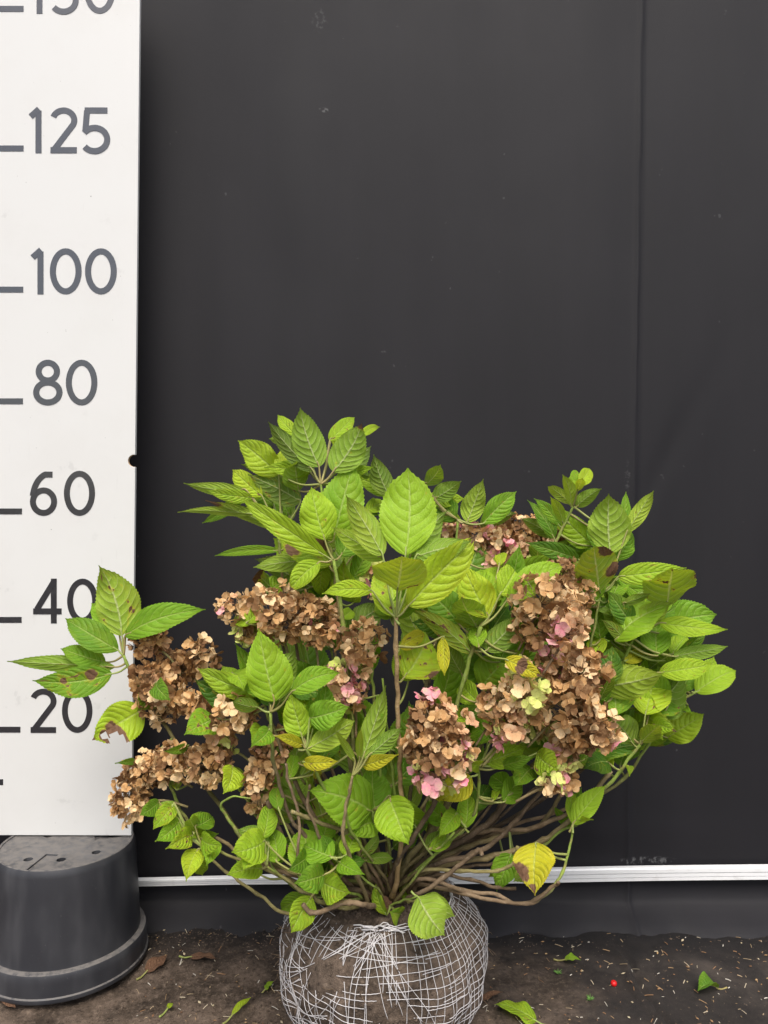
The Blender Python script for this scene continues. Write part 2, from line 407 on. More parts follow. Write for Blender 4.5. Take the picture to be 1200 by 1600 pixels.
# ------------------------------------------------------------ measuring board
BD = 1.43
def Bp(px, py, y=0.0):
    p = P(px, py, BD); return Vector((p.x, BD + y, p.z))
board = empty('measuring_board', Bp(100, 1305)); BO = Vector(board.location)
edge = lambda py: 218.3 - 13.2 * py / 1305
def board_mesh():
    bm = bmesh.new(); pts = []
    lx = lambda py: edge(py) - 262
    pts.append((lx(1305), 1305))
    pts.append((edge(1305), 1305.5))
    cyn, r = 720, 9.5; cxn = edge(cyn) - 1.5
    a0 = math.acos(min(1, 1.5 / r))
    for i in range(13):
        a = a0 + (2 * math.pi - 2 * a0) * i / 12
        pts.append((cxn + r * math.cos(a), cyn + r * math.sin(a)))
    pts.append((edge(-120), -120)); pts.append((lx(-120), -120))
    vsf = [bm.verts.new(Bp(x, y, 0) - BO) for x, y in pts]; vsb = [bm.verts.new(Bp(x, y, .009) - BO) for x, y in pts]
    f = bm.faces.new(vsf); b = bm.faces.new(list(reversed(vsb)))
    for i in range(len(pts)):
        j = (i + 1) % len(pts)
        q = bm.faces.new((vsf[i], vsf[j], vsb[j], vsb[i])); q.material_index = 1 if 2 <= i < 14 else 0
    bmesh.ops.recalc_face_normals(bm, faces=bm.faces)
    me = bpy.data.meshes.new('panel'); bm.to_mesh(me); bm.free()
    me.materials.append(M_BOARD); me.materials.append(M_WOOD)
    return me
panel = link('panel', board_mesh(), board)
bv = panel.modifiers.new('b', 'BEVEL'); bv.width = .0007; bv.segments = 2; bv.limit_method = 'ANGLE'
tag(board, 'tall white board with centimetre numerals standing on an upturned pot', 'measuring board')
def arc(cx, cy, rx, ry, a0, a1, n=22): return [(cx + rx * math.cos(R(a0 + (a1 - a0) * i / n)), cy + ry * math.sin(R(a0 + (a1 - a0) * i / n))) for i in range(n + 1)]
# digit strokes in a box: x 0..w (in units of height), y 0 (baseline) .. 1 ; centre lines, stroke 0.13
SW = .132
def digit(ch):
    s = SW / 2
    if ch == '0': return [(arc(.345, .5, .345 - s, .5 - s, 0, 360, 40), True)]
    if ch == '1': return [([(.20, 0), (.20, .93)], False), ([(.03, .80), (.215, .965)], False)]
    if ch == '2': return [(arc(.285, .72, .235, .28 - s, 160, -28, 24) + [(.085, .085)], False), ([(.0, s), (.575, s)], False)]
    if ch == '4': return [([(.46, 0), (.46, 1.0)], False), ([(.46, .93), (.085, .315)], False), ([(.0, .27), (.635, .27)], False)]
    if ch == '5': return [([(.56, 1 - s), (.06, 1 - s)], False), ([(.115, 1 - s), (.078, .50)], False), (arc(.28, .30, .275, .30 - s + .02, 145, -142, 30), False)]
    if ch == '6': return [(arc(.30, .315, .235, .315 - s, 0, 360, 36), True), (arc(.46, .36, .40, .585, 172, 108, 14) + [(.50, .915)], False)]
    if ch == '8': return [(arc(.32, .74, .20, .26 - s, 0, 360, 30), True), (arc(.32, .285, .255, .285 - s, 0, 360, 36), True)]
def ribbon(mb, pts, closed, half, yoff):
    n = len(pts); L, Rr = [], []
    for i in range(n):
        if closed: a, b = pts[(i - 1) % (n - 1)], pts[(i + 1) % (n - 1)]
        else: a, b = pts[max(0, i - 1)], pts[min(n - 1, i + 1)]
        dx, dy = b[0] - a[0], b[1] - a[1]; l = math.hypot(dx, dy); nx_, ny_ = -dy / l, dx / l
        L.append((pts[i][0] + nx_ * half, pts[i][1] + ny_ * half)); Rr.append((pts[i][0] - nx_ * half, pts[i][1] - ny_ * half))
    v = []
    for q in (yoff, .0008):
        for p in L + Rr: v.append(Bp(p[0], p[1], q if q < 0 else 0.0008) - BO)
    f = []; N = 2 * n
    for i in range(n - 1):
        f += [(i, n + i, n + i + 1, i + 1), (i, i + 1, N + i + 1, N + i), (n + i + 1, n + i, N + n + i, N + n + i + 1)]
    f += [(0, N, N + n, n), (n - 1, 2*n - 1, N + 2*n - 1, N + n - 1)]
    mb.add(v, f)
def numeral(ch, x0, ytop, ybot):
    h = ybot - ytop; mb = MB()
    for i, (st, cl) in enumerate(digit(ch)):
        ribbon(mb, [(x0 + p[0] * h, ybot - p[1] * h) for p in st], cl, SW / 2 * h, -.0006 - .00012 * i)
    return mb.build('numeral', M_DIGIT, board, smooth=False)
for s, xs_, yt, yb in [('150', (48, 80, 132), -48, 21.5), ('125', (46, 79, 128), 168, 239.5), ('100', (49, 78, 133), 388, 460), ('80', (52, 103), 562, 633.5), ('60', (47, 100), 735.5, 806),
                       ('40', (52, 105), 904, 974), ('20', (48, 97), 1076, 1145)]:
    for ch, x in zip(s, xs_): numeral(ch, x, yt, yb)
for xe, y in [(37, 14), (37, 232), (36.5, 452.5), (36, 627), (34.5, 799), (34, 968.5), (32, 1140), (5, 1222)]:
    mb = MB(); x0 = edge(y) - 255; mb.box((Bp((x0 + xe) / 2, y, .0001) - BO), ((xe - x0) / F * BD, .0014, 9.2 / F * BD)); mb.build('tick_mark', M_DIGIT, board, smooth=False)

# ------------------------------------------------------------ upturned pot
PC = Vector(((103 - 600) / F * 1.40, 1.404, 0))
pot = empty('plant_pot', PC)
tag(pot, 'black plastic plant pot turned upside down under the white board', 'plant pot')
def lathe(name, prof, mat, parent, seg=96):
    mb = MB(); k = len(prof)
    mb.add([(r * math.cos(2*math.pi*i/seg), r * math.sin(2*math.pi*i/seg), z) for i in range(seg) for r, z in prof],
           [(i*k + j, ((i+1) % seg)*k + j, ((i+1) % seg)*k + j + 1, i*k + j + 1) for i in range(seg) for j in range(k - 1)])
    o = mb.build(name, mat, parent); 
    md = o.modifiers.new('e', 'EDGE_SPLIT'); md.split_angle = R(38); return o
PH = .2090
lathe('wall', [(.1285, .047), (.127, .07), (.1245, .12), (.1215, .165), (.1198, .195), (.1187, .2015), (.1160, PH - .001), (.1140, PH), (.1115, PH - .0012), (.1105, PH - .004), (.1115, .19), (.121, .05)], M_POT, pot)
lathe('rim', [(.1345, .0), (.1415, .0), (.1425, .003), (.1420, .007), (.1398, .009), (.1395, .030), (.1392, .040), (.1375, .0445), (.1340, .0465), (.1285, .0472), (.1265, .044), (.1330, .038), (.1345, 0)], M_POT, pot)
# base plate with drain holes and channels
def pot_base():
    bm = bmesh.new(); bmesh.ops.create_cone(bm, cap_ends=True, segments=72, radius1=.1108, radius2=.1108, depth=.006)
    bmesh.ops.translate(bm, verts=bm.verts, vec=(0, 0, PH - .0055)); me = bpy.data.meshes.new('base'); bm.to_mesh(me); bm.free()
    bc = bmesh.new()
    for a, r in [(-120, .078), (-75, .071), (-30, .079), (30, .078), (90, .072), (150, .078)]:
        q = bmesh.ops.create_cone(bc, cap_ends=True, segments=20, radius1=.0078, radius2=.0078, depth=.03)
        bmesh.ops.translate(bc, verts=q['verts'], vec=(r * math.cos(R(a)), r * math.sin(R(a)), PH - .004))
    for a in (-97, 23, 143):
        q = bmesh.ops.create_cube(bc, size=1.0)
        bmesh.ops.scale(bc, verts=q['verts'], vec=(.075, .023, .006))
        bmesh.ops.translate(bc, verts=q['verts'], vec=(.085, 0, PH - .0025))
        bmesh.ops.rotate(bc, verts=q['verts'], cent=(0, 0, 0), matrix=Matrix.Rotation(R(a), 3, 'Z'))
    mc = bpy.data.meshes.new('cut'); bc.to_mesh(mc); bc.free()
    o = bpy.data.objects.new('base', me); c = bpy.data.objects.new('cut', mc); COL.objects.link(o); COL.objects.link(c)
    md = o.modifiers.new('b', 'BOOLEAN'); md.object = c; md.operation = 'DIFFERENCE'; md.solver = 'EXACT'; md.use_self = True
    bpy.context.view_layer.update(); dg = bpy.context.evaluated_depsgraph_get(); me2 = bpy.data.meshes.new_from_object(o.evaluated_get(dg))
    bpy.data.objects.remove(o); bpy.data.objects.remove(c); me2.name = 'base'; me2.update()
    me2.materials.clear(); me2.materials.append(M_POT)
    return link('base', me2, pot)
pot_base()

# ------------------------------------------------------------ hydrangea
BC = Vector((-.001, 1.20, 0.0))
plant = empty('hydrangea_shrub', BC)
tag(plant, 'leggy hydrangea with faded brown flower heads rising from a netted root ball', 'shrub')
# root ball
def ball_pt(th, ph, off=0.0):
    """th azimuth, ph polar from top 0..pi ; squashed ball with lumps"""
    e = 2.35
    cz, sr = math.cos(ph), math.sin(ph)
    sg = 1 if cz > 0 else -1
    s = (abs(cz) ** e + abs(sr) ** e) ** (-1 / e)
    d = Vector((math.cos(th), math.sin(th), 0))
    r = .159 * sr * s; z = .122 * cz * s
    low = max(0, -cz); r *= 1 - .10 * low
    p = d * r + Vector((0, 0, z))
    q = p * 13
    l = .010 * noise.noise(q) + .0055 * noise.noise(p * 34 + Vector((3, 1, 8)))
    if cz > .6: l -= .010 * (cz - .6) / .4 * (1 if sr < .6 else 0)
    return p * (1 + (l + off) / max(.05, p.length)) + Vector((BC.x, BC.y, .116))
mb = MB(); NT_, NP_ = 150, 80
vv = []
for j in range(NP_ + 1):
    for i in range(NT_):
        p = ball_pt(2*math.pi*i/NT_, math.pi * (.001 + .998*j/NP_))
        f = .0022 * noise.noise(p * 110) + .0016 * noise.noise(p * 260)
        vv.append(p + (p - Vector((BC.x, BC.y, .116))).normalized() * f)
mb.add(vv, [(j*NT_ + i, j*NT_ + (i+1) % NT_, (j+1)*NT_ + (i+1) % NT_, (j+1)*NT_ + i) for j in range(NP_) for i in range(NT_)])
for q in range(len(mb.f)): mb.f[q] = tuple(reversed(mb.f[q]))
ball = mb.build('root_ball', M_SOIL, plant, loc=BC)
ball.location = (0, 0, 0)
tag(ball, 'round ball of dark soil wrapped in white netting')
def local(o):     # mesh built in world coordinates, parented to the plant
    o.location = -BC; return o
# netting: knitted white cords, regular on the right, pulled and torn at the left
mb = MB(); rn = random.Random(5)
def cord(fn, n, r=.00050):
    run = []
    seed = rn.uniform(0, 100)
    for i in range(n + 1):
        th, ph = fn(i / n)
        p = ball_pt(th, ph, .0019)
        front = -math.sin(th); left = -math.cos(th)
        sink = noise.noise(p * 15 + Vector((0, 0, 5))) + .55 * noise.noise(p * 42 + Vector((seed, 0, 0)))
        lim = .38 + .6 * max(0, math.cos(th))
        if ph < .95: lim += .55
        if ph > 1.05 and front > .3: lim -= .18
        if sink > lim:
            if len(run) > 2: mb.tube(run, r, 4)
            run = []
        else: run.append(p)
    if len(run) > 2: mb.tube(run, r, 4)
TOP = .70
for k in range(80):
    t0 = 2 * math.pi * (k + rn.uniform(-.3, .3)) / 80
    mess = max(0, -math.cos(t0 + .15)) + .45 * max(0, -math.sin(t0)) * max(0, .55 - math.cos(t0))
    sw = rn.uniform(-1, 1) * (.75 * mess + .05)
    w = rn.uniform(0, 6)
    def fn(t, t0=t0, sw=sw, w=w, mess=mess):
        return t0 + sw * t + .035 * math.sin(t * 7 + w) * (0.3 + mess), TOP + (math.pi * .97 - TOP) * t
    cord(fn, 70)
for k in range(28):
    p0 = TOP + .03 + (2.75 - TOP) * k / 27
    for seg in range(5):
        a0 = 2 * math.pi * seg / 5 + rn.uniform(0, .4); w = rn.uniform(0, 6)
        md_ = a0 + .6
        mess = max(0, -math.cos(md_)) + .3 * max(0, -math.sin(md_))
        sl = rn.uniform(-1, 1) * (.5 * mess + .04)
        def fn(t, a0=a0, sl=sl, w=w, p0=p0, mess=mess):
            return a0 + 1.35 * t, p0 + rn.uniform(-.002, .002) + sl * (t - .5) + .03 * math.sin(t * 5 + w) * (.25 + mess)
        cord(fn, 60)
for k in range(20):            # stray cords gathered to the tie point at the front
    t0 = -math.pi / 2 - .12 + rn.gauss(0, .12); te = -math.pi / 2 - .1 + rn.uniform(-1.3, .7); w = rn.uniform(0, 6); pe = rn.uniform(1.15, 2.1)
    def fn(t, t0=t0, te=te, w=w, pe=pe): return t0 + (te - t0) * t ** .8 + .02 * math.sin(t * 6 + w), TOP + .02 + (pe - TOP) * t
    cord(fn, 40, .0005)
net = local(mb.build('netting', M_WIRE, plant)); tag(net, 'white net wrapping, torn and tangled', kind='stuff')
mb = MB()                      # rolled top edge of the net
for k in range(6):
    pts = []
    for i in range(91):
        t = 2 * math.pi * i / 90
        fat = math.exp(-((((t + .05 - 1.5*math.pi + math.pi) % (2*math.pi)) - math.pi) / .38) ** 2)
        p = ball_pt(t, TOP - .02 + .045 * math.sin(t * 3 + k) * .5, .004)
        q = Vector((noise.noise(Vector((t * 5, k * 3.1, 0))), noise.noise(Vector((t * 5, k * 3.1, 9))), noise.noise(Vector((t * 5, k * 3.1, 20)))))
        pts.append(p + q * (.004 + .005 * fat) - Vector((0, 0, .010 * max(0, 1 - fat - max(0, math.cos(t))))))
    mb.tube(pts, .0007 if k < 4 else .0012, 4, cap=False)
local(mb.build('net_hem', M_WIRE, plant))
# loose rootlets and clods
mb = MB()
for k in range(170):
    th = rn.uniform(0, 2 * math.pi) if k > 60 else math.pi + rn.gauss(0, .35); ph = rn.uniform(.9, 2.2)
    p = ball_pt(th, ph); o = (p - Vector((BC.x, BC.y, .12))).normalized(); pts = [p - o * .002]; d = (o + Vector((rn.uniform(-1, 1), rn.uniform(-1, 1), rn.uniform(-1.2, .6))) * .9).normalized()
    for i in range(4):
        d = (d + Vector((rn.uniform(-1, 1), rn.uniform(-1, 1), rn.uniform(-1.1, .5))) * .5).normalized(); pts.append(pts[-1] + d * rn.uniform(.003, .007))
    mb.tube(pts, .0004, 3, att=[(.20, .14, .09)] * 5)
tag(local(mb.build('rootlets', M_STEM, plant, attr='tint')), 'fine roots poking out of the soil', kind='stuff')
def crumb(mb, p, r, rg, mat=0):
    v = []
    for a, b, c in ((1,0,0),(-1,0,0),(0,1,0),(0,-1,0),(0,0,1),(0,0,-1)):
        s = r * rg.uniform(.6, 1.25); v.append(p + Vector((a*s + rg.uniform(-.3, .3)*r, b*s + rg.uniform(-.3, .3)*r, c*s*.75)))
    mb.add(v, [(0,2,4),(2,1,4),(1,3,4),(3,0,4),(2,0,5),(1,2,5),(3,1,5),(0,3,5)], mat)
mb = MB()
for k in range(1500):
    th = rn.uniform(0, 2*math.pi); ph = rn.uniform(.0, .75) if k < 900 else rn.uniform(.7, 2.4)
    crumb(mb, ball_pt(th, ph, .001), rn.uniform(.0012, .0042) * (1.3 if k < 900 else .8), rn)
tag(local(mb.build('soil_clods', M_SOIL, plant, smooth=False)), 'loose crumbs of soil on the root ball', kind='stuff')

# ---- regions of the photograph used while measuring
RG = {1: (260, 620, .3), 2: (540, 700, .28333), 3: (780, 720, .31667), 4: (0, 870, .35), 5: (340, 900, .26667), 6: (600, 1000, .33333), 7: (220, 1180, .33333), 8: (420, 1340, .31667), 0: (0, 0, 1.0)}
def px(rg, x, y): a, b, s = RG[rg]; return a + x * s, b + y * s
CROWN = Vector((0.0, 1.19, .232)); STEM_PTS = {}
CAMV = Vector((0, 0, CAM_H))
BROWN, TAN, GRN, OLV = (.085, .060, .040), (.30, .21, .125), (.22, .30, .055), (.27, .26, .08)
def lerp(a, b, t): return tuple(a[i] + (b[i] - a[i]) * t for i in range(3))
WOOD = [None]
def make_stem(pts, r0, r1, green=0.0, name='stem'):
    """pts world points from the foot to the tip; green = fraction of the length at the tip that is green"""
    sp = spline(pts, 7); n = len(sp); rad = []; att = []
    ph = RND.uniform(0, 9)
    woody = lerp(lerp(BROWN, TAN, RND.uniform(.0, .9)), OLV, RND.choice([0, 0, 0, .3, .5]))
    if WOOD[0]: woody = WOOD[0]
    r0 *= RND.uniform(.5, .82); r1 *= RND.uniform(.55, .85)
    for i in range(n):
        t = i / (n - 1)
        sp[i] = sp[i] + Vector((noise.noise(sp[i] * 55 + Vector((ph, 0, 0))), noise.noise(sp[i] * 55 + Vector((0, ph, 9))), noise.noise(sp[i] * 55 + Vector((0, 7, ph))))) * .0030 * min(1, 6 * t, 6 * (1 - t) + .1)
        kn = .30 if i % 9 == 4 else 0
        rad.append((r0 + (r1 - r0) * t) * (1 + .12 * noise.noise(Vector((i * .9, ph, 0))) + kn))
        g = 0 if green <= 0 else max(0, min(1, (t - (1 - green)) / .2 + .0))
        att.append(lerp(woody, GRN if RND.random() < .9 else OLV, g))
    mb = MB(); mb.tube(sp, rad, 8, att=att)
    ob = local(mb.build(name, M_STEM, plant, attr='tint')); STEM_PTS[ob.name] = list(sp)
    return ob
def foot(to=None):
    a = RND.uniform(0, 6.28); r = RND.uniform(.0, .03)
    f = CROWN + Vector((math.cos(a) * r, math.sin(a) * r * .8, -.012))
    if to is not None:
        d = to - CROWN; d.z *= .2
        f += d.normalized() * min(.045, d.length * .35)
    return f

KIND = {'d': (.16, 0), 'm': (.46, 0), 'b': (.78, .05), 'y': (.98, .16), 'Y': (.95, .72), 'o': (.52, .18)}
N_LEAF = [0]; JV = dict(v=[], f=[], m=[], a=[], uv=[], lc=[])
def leaf_object(name, v, f, m, a, uvs, lcs, ctr, stem):
    me = bpy.data.meshes.new(name)
    me.from_pydata([tuple(Vector(p) - ctr) for p in v], [], f)
    me.materials.append(M_LEAF); me.materials.append(M_PET)
    me.polygons.foreach_set('material_index', m); me.polygons.foreach_set('use_smooth', [True] * len(f))
    uvl = me.uv_layers.new(name='UVMap'); li = [0] * len(me.loops); me.loops.foreach_get('vertex_index', li)
    uvl.data.foreach_set('uv', [c for k in li for c in uvs[k]])
    for an in ('wither', 'tint'):
        ca = me.attributes.new(an, 'FLOAT_COLOR', 'POINT'); ca.data.foreach_set('color', [c for q in a for c in (*q, 1.0)])
    ca = me.attributes.new('leafcol', 'FLOAT_COLOR', 'POINT'); ca.data.foreach_set('color', [c for q in lcs for c in q])
    me.update()
    ob = link(name, me, stem); ob.location = ctr - BC - (Vector(stem.location) if stem is not None and stem is not plant else Vector())
    return ob
def make_leaf(stem, base, tip, width, face='u', kind='m', roll=0.0, bow=.10, fold=.18, brown=.12, node=None, hole=None, tipbrown=0.0, name='leaf', shape=0.0, blot=None):
    A = tip - base; L = A.length; a = A / L
    V = (CAMV - (base + tip) / 2).normalized()
    s = a.cross(V); s = s.normalized() if s.length > .02 else Vector((1, 0, 0)); nrm = s.cross(a).normalized()
    if nrm.dot(V) < 0: nrm = -nrm; s = -s
    rot = Matrix.Rotation(roll, 3, a); s = rot @ s; nrm = rot @ nrm
    if face == 'l': nrm = -nrm; s = -s
    NV, NU = 44, 8
    W = width / 2
    ph1, ph2 = RND.uniform(0, 6.28), RND.uniform(0, 6.28); asym = RND.uniform(-.06, .06); wav = RND.uniform(.04, .15); tw = RND.uniform(-.5, .5)
    sb = RND.uniform(-.06, .06); tc = RND.uniform(-.05, .03)
    mb = MB(); V_, U_ = [], []; at = []
    e1, e2 = .64 + RND.uniform(-.10, .16) + shape * .1, .96 + RND.uniform(-.18, .26)
    vp = e1 / (e1 + e2); pk = vp ** e1 * (1 - vp) ** e2
    tooth_n = NV
    for j in range(NV + 1):
        v = j / NV
        h = W * (v ** e1 * (1 - v) ** e2) / pk
        if v > .84: h *= 1 - .55 * (v - .84) / .16
        h = max(h, .0008 if v > .5 else .0012)
        c = base + A * v + nrm * (bow * L * 4 * v * (1 - v) + tc * L * math.sin(v * 6.283) * v) + s * (sb * L * 4 * v * (1 - v))
        cr, ca, = math.cos(tw * (v - .3)), math.sin(tw * (v - .3))
        ss = s * cr + nrm * ca; nn = nrm * cr - s * ca
        for i in range(NU + 1):
            u = -1 + 2 * i / NU
            uu = math.copysign(abs(u) ** .85, u)
            x = uu * h * (1 + asym * (1 if u > 0 else -1))
            z = fold * abs(uu) * h - .30 * fold * uu * uu * h * 1.2 + wav * h * abs(uu) * math.sin(v * 11 + ph1 + (1.7 if u > 0 else 0)) + .05 * h * math.sin(v * 19 + uu * 3 + ph2) * uu * uu
            fw = 0.0
            if i in (0, NU) and .06 < v < .97:
                tt = j % 2
                x *= 1.0 + (.035 if tt else -.012); fw = (.009 * L if tt else -.003 * L)
            p = c + ss * x + nn * z + a * fw
            V_.append(p); U_.append((u * .5 + .5, v))
            wi = 0.0
            if tipbrown: wi = max(wi, min(1, max(0, (v - (1 - tipbrown)) / max(.05, tipbrown) * 1.1)))
            if hole:
                for hx, hy, hrx, hry in hole:
                    d = math.hypot((u - hx) / hrx, (v - hy) / hry); wi = max(wi, 1 - max(0, min(1, (d - 1.0) / .9)))
            for hx, hy, hrx, hry in (blot or ()): wi = max(wi, 1.15 - max(0, min(1.15, math.hypot((u - hx) / hrx, (v - hy) / hry) * .62)))
            at.append((wi, 0, 0))
    fs = []; nu = NU + 1
    hr = random.Random(len(V_) + N_LEAF[0])
    for j in range(NV):
        for i in range(NU):
            cut = False
            if hole:
                uc, vc = -1 + 2 * (i + .5) / NU, (j + .5) / NV
                for hx, hy, hrx, hry in hole:
                    if math.hypot((uc - hx) / hrx, (vc - hy) / hry) < .95 + .35 * noise.noise(Vector((uc * 4, vc * 9, N_LEAF[0]))): cut = True
            if not cut: fs.append((j*nu + i, j*nu + i + 1, (j+1)*nu + i + 1, (j+1)*nu + i))
    # normal check: +normal must be the upper side
    mb.add(V_, fs, 0, at); nblade = len(V_); nbf = len(fs)
    # petiole
    near = min(STEM_PTS[stem.name], key=lambda q: (q - base).length) if stem not in (None, 'JOIN') else (node or base - a * .2)
    if stem is not None and (near - base).length > .06: near = min((q for l in STEM_PTS.values() for q in l), key=lambda q: (q - base).length)
    dn = (near - base).length
    n0 = near if .003 < dn < .12 else base - a * .008 + (near - base) * (.006 / max(dn, .001))
    pm = (n0 + base) / 2 + Vector((0, 0, -.10 * (n0 - base).length)); dp = A * .10 + nrm * (bow * L * 4 * .09)
    pts = spline([n0, pm, base, base + dp * .99], 4)
    pc = lerp((.26, .33, .08), (.30, .17, .09), RND.uniform(0, .6))
    npt = len(pts)
    o = len(mb.v)
    mb.tube(pts, [.0019 - .0009 * i / (npt - 1) for i in range(npt)], 5, 1, att=[pc] * npt)
    lm, ye = KIND[kind]
    lc = (max(0, min(1, lm + RND.uniform(-.16, .14))), max(0, min(1, ye + RND.uniform(-.04, .10))), max(0, brown + RND.uniform(-.06, .1)), RND.random())
    uvs = U_ + [(.5, .5)] * (len(mb.v) - nblade)
    # blade faces wind so that +normal is the upper side
    f0 = mb.f[nbf // 2]; q0, q1, q2 = (Vector(mb.v[i]) for i in f0[:3])
    if (q1 - q0).cross(q2 - q0).dot(nrm) < 0: mb.f[:nbf] = [tuple(reversed(f)) for f in mb.f[:nbf]]
    if stem == 'JOIN':
        o = len(JV['v']); JV['v'] += mb.v; JV['f'] += [tuple(i + o for i in f) for f in mb.f]; JV['m'] += mb.m; JV['a'] += mb.a; JV['uv'] += uvs; JV['lc'] += [lc] * len(mb.v); N_LEAF[0] += 1
        return None
    ob = leaf_object(name, mb.v, mb.f, mb.m, mb.a, uvs, [lc] * len(mb.v), base, stem)
    N_LEAF[0] += 1
    return ob
def shoot(rg, node, depth, path, rows, r0=.0055, r1=.0028, green=.35, foot_pt=None):
    """node in region coordinates; path = list of (px, py, depth) in photograph pixels from the foot up to the node"""
    nx_, ny_ = px(rg, *node); nd = P(nx_, ny_, depth)
    w = [P(*q) for q in path] + [nd]; pts = [foot(w[0])] + w
    st = make_stem(pts, r0, r1, green)
    for row in rows: add_leaf(rg, st, nd, depth, row)
    return st
RX = random.Random(77)
def add_leaf(rg, st, nd, depth, row):
    bx, by, tx, ty, w, face, kind = row[:7]; o = dict(row[7]) if len(row) > 7 else {}
    d = depth + o.pop('d', 0.0); comp = o.pop('comp', 1)
    b2, t2 = px(rg, bx, by), px(rg, tx, ty); s = RG[rg][2]
    base = P(*b2, d); tip = P(*t2, d); wid = w * s / F * d
    Lp = (tip - base).length; want = max(wid * 1.55, .055) if 'dd' not in o else 0
    up = tip.z - base.z
    if 'dd' in o: dd = o.pop('dd')
    else:
        m_ = math.sqrt(max(0, want * want - Lp * Lp)); m_ = min(m_, .075) + .012
        if face == 'u': sg = 1 if up > .35 * Lp else -1
        else: sg = -1 if up > -.3 * Lp else 1
        dd = sg * m_
    tip = P(*t2, min(1.55, d + dd))
    roll = R(o.pop('roll', RND.uniform(-22, 22)))
    wid = wid / max(.5, math.cos(roll))
    bow = o.pop('bow', RND.uniform(.03, .10)); 
    lab = o.pop('label', None)
    ob = make_leaf(st, base, tip, wid * 1.12, face, kind, roll, bow, o.pop('fold', RND.uniform(.15, .55)), o.pop('br', RND.choice([0, .05, .12, .25])), nd, o.pop('hole', None), o.pop('tb', 0.0), shape=o.pop('shape', 0.0), blot=o.pop('blot', None))
    if lab: ob['label'] = lab
    if RX.random() < .62 and w * s > 14 and comp and b2[0] > 250:
        # a companion leaf of the same whorl, a little behind and turned inwards
        st_ = RND.getstate(); c2 = Vector((640, 1010)); bb = Vector(b2); tt = Vector(t2) - bb; best = None
        for sg in (-1, 1):
            an = sg * R(RX.uniform(22, 48)); q = Vector((tt.x * math.cos(an) - tt.y * math.sin(an), tt.x * math.sin(an) + tt.y * math.cos(an))) * RX.uniform(.7, .95)
            if best is None or (bb + q - c2).length < (bb + best - c2).length: best = q
        d2 = d + RX.uniform(.02, .05); e = bb + best; ln = (P(e.x, e.y, d2) - P(bb.x, bb.y, d2)).length
        make_leaf('JOIN', P(bb.x + RX.uniform(-8, 8), bb.y + RX.uniform(-4, 8), d2), P(e.x, e.y, min(1.5, d2 + RX.uniform(-.03, .05))), min(wid, ln * .6), RX.choice('uul'), {'Y': 'o', 'y': 'b', 'b': 'm', 'm': 'd', 'd': 'd', 'o': 'm'}[kind] if RX.random() < .7 else 'b', R(RX.uniform(-30, 30)), RX.uniform(.03, .12), RX.uniform(.2, .5), RX.choice([0, .1, .25]))
        RND.setstate(st_)
    return ob

# ---- shoots read from the photograph
shoot(1, (805, 455), 1.13, [(585, 1330, 1.16), (545, 1180, 1.14), (534, 1000, 1.13), (521, 884, 1.13), (509, 836, 1.13)], [
    (795, 365, 697, 57, 150, 'l', 'm', dict(roll=8)), (868, 390, 1018, 140, 155, 'l', 'm', dict(tb=.16, roll=-8)), (765, 385, 530, 130, 95, 'l', 'd', dict(fold=.6)),
    (705, 225, 580, 95, 62, 'u', 'b', dict(d=.04)), (850, 230, 980, 108, 75, 'u', 'b', dict(d=.03)), (1015, 205, 1112, 158, 40, 'u', 'b', dict(d=.05)),
    (868, 750, 975, 335, 205, 'u', 'm', dict(roll=-10, d=.0)), (690, 490, 680, 335, 120, 'l', 'm', dict(d=.04)), (600, 410, 655, 268, 115, 'u', 'y', dict(d=.03)),
    (985, 380, 1080, 365, 48, 'u', 'b', dict(d=.05))], green=.4)
shoot(1, (870, 850), 1.10, [(590, 1330, 1.13), (556, 1200, 1.11), (540, 1000, 1.10)], [
    (825, 745, 755, 470, 172, 'u', 'b', dict(roll=5)), (840, 835, 392, 530, 105, 'u', 'b', dict(bow=.06)), (860, 870, 585, 740, 165, 'u', 'o', dict(br=.3, d=.03, blot=[(.4, .3, .5, .12), (-.5, .7, .4, .14)])),
    (800, 858, 640, 1015, 100, 'u', 'b', dict(tb=.2)), (850, 880, 770, 970, 100, 'l', 'm', dict(d=.03)), (905, 830, 1000, 665, 130, 'u', 'd', dict(d=.02)),
    (975, 945, 1070, 740, 90, 'u', 'm', dict(d=.05)), (905, 1155, 960, 1105, 62, 'u', 'b', {}), (945, 1210, 1130, 1095, 130, 'l', 'd', dict(d=.05))], green=.5)
shoot(1, (600, 690), 1.18, [(570, 1330, 1.18), (500, 1150, 1.17), (450, 960, 1.18), (437, 850, 1.18)], [
    (585, 405, 373, 228, 140, 'u', 'b', dict(roll=-12)), (700, 545, 425, 405, 125, 'l', 'd', {}), (420, 490, 90, 450, 62, 'l', 'b', {}), (500, 520, 345, 380, 95, 'u', 'y', {}),
    (450, 525, 212, 487, 65, 'u', 'b', {}), (580, 690, 203, 540, 62, 'l', 'o', dict(tb=.3, fold=.5)), (450, 612, 58, 602, 42, 'l', 'b', {}), (590, 800, 252, 828, 45, 'u', 'm', dict(bow=.13, fold=.5)),
    (560, 560, 430, 470, 90, 'u', 'm', dict(d=.04)), (640, 620, 560, 480, 90, 'u', 'm', dict(d=.05))])
shoot(1, (540, 1010), 1.20, [(560, 1330, 1.2), (480, 1150, 1.2), (440, 1000, 1.2)], [(500, 1030, 615, 950, 95, 'u', 'o', dict(br=.35)), (540, 990, 465, 925, 70, 'l', 'd', dict(tb=.9)),
    (440, 1185, 365, 1125, 70, 'u', 'b', dict(d=-.115)), (420, 1180, 478, 1100, 75, 'u', 'b', dict(d=-.12))], green=.2)
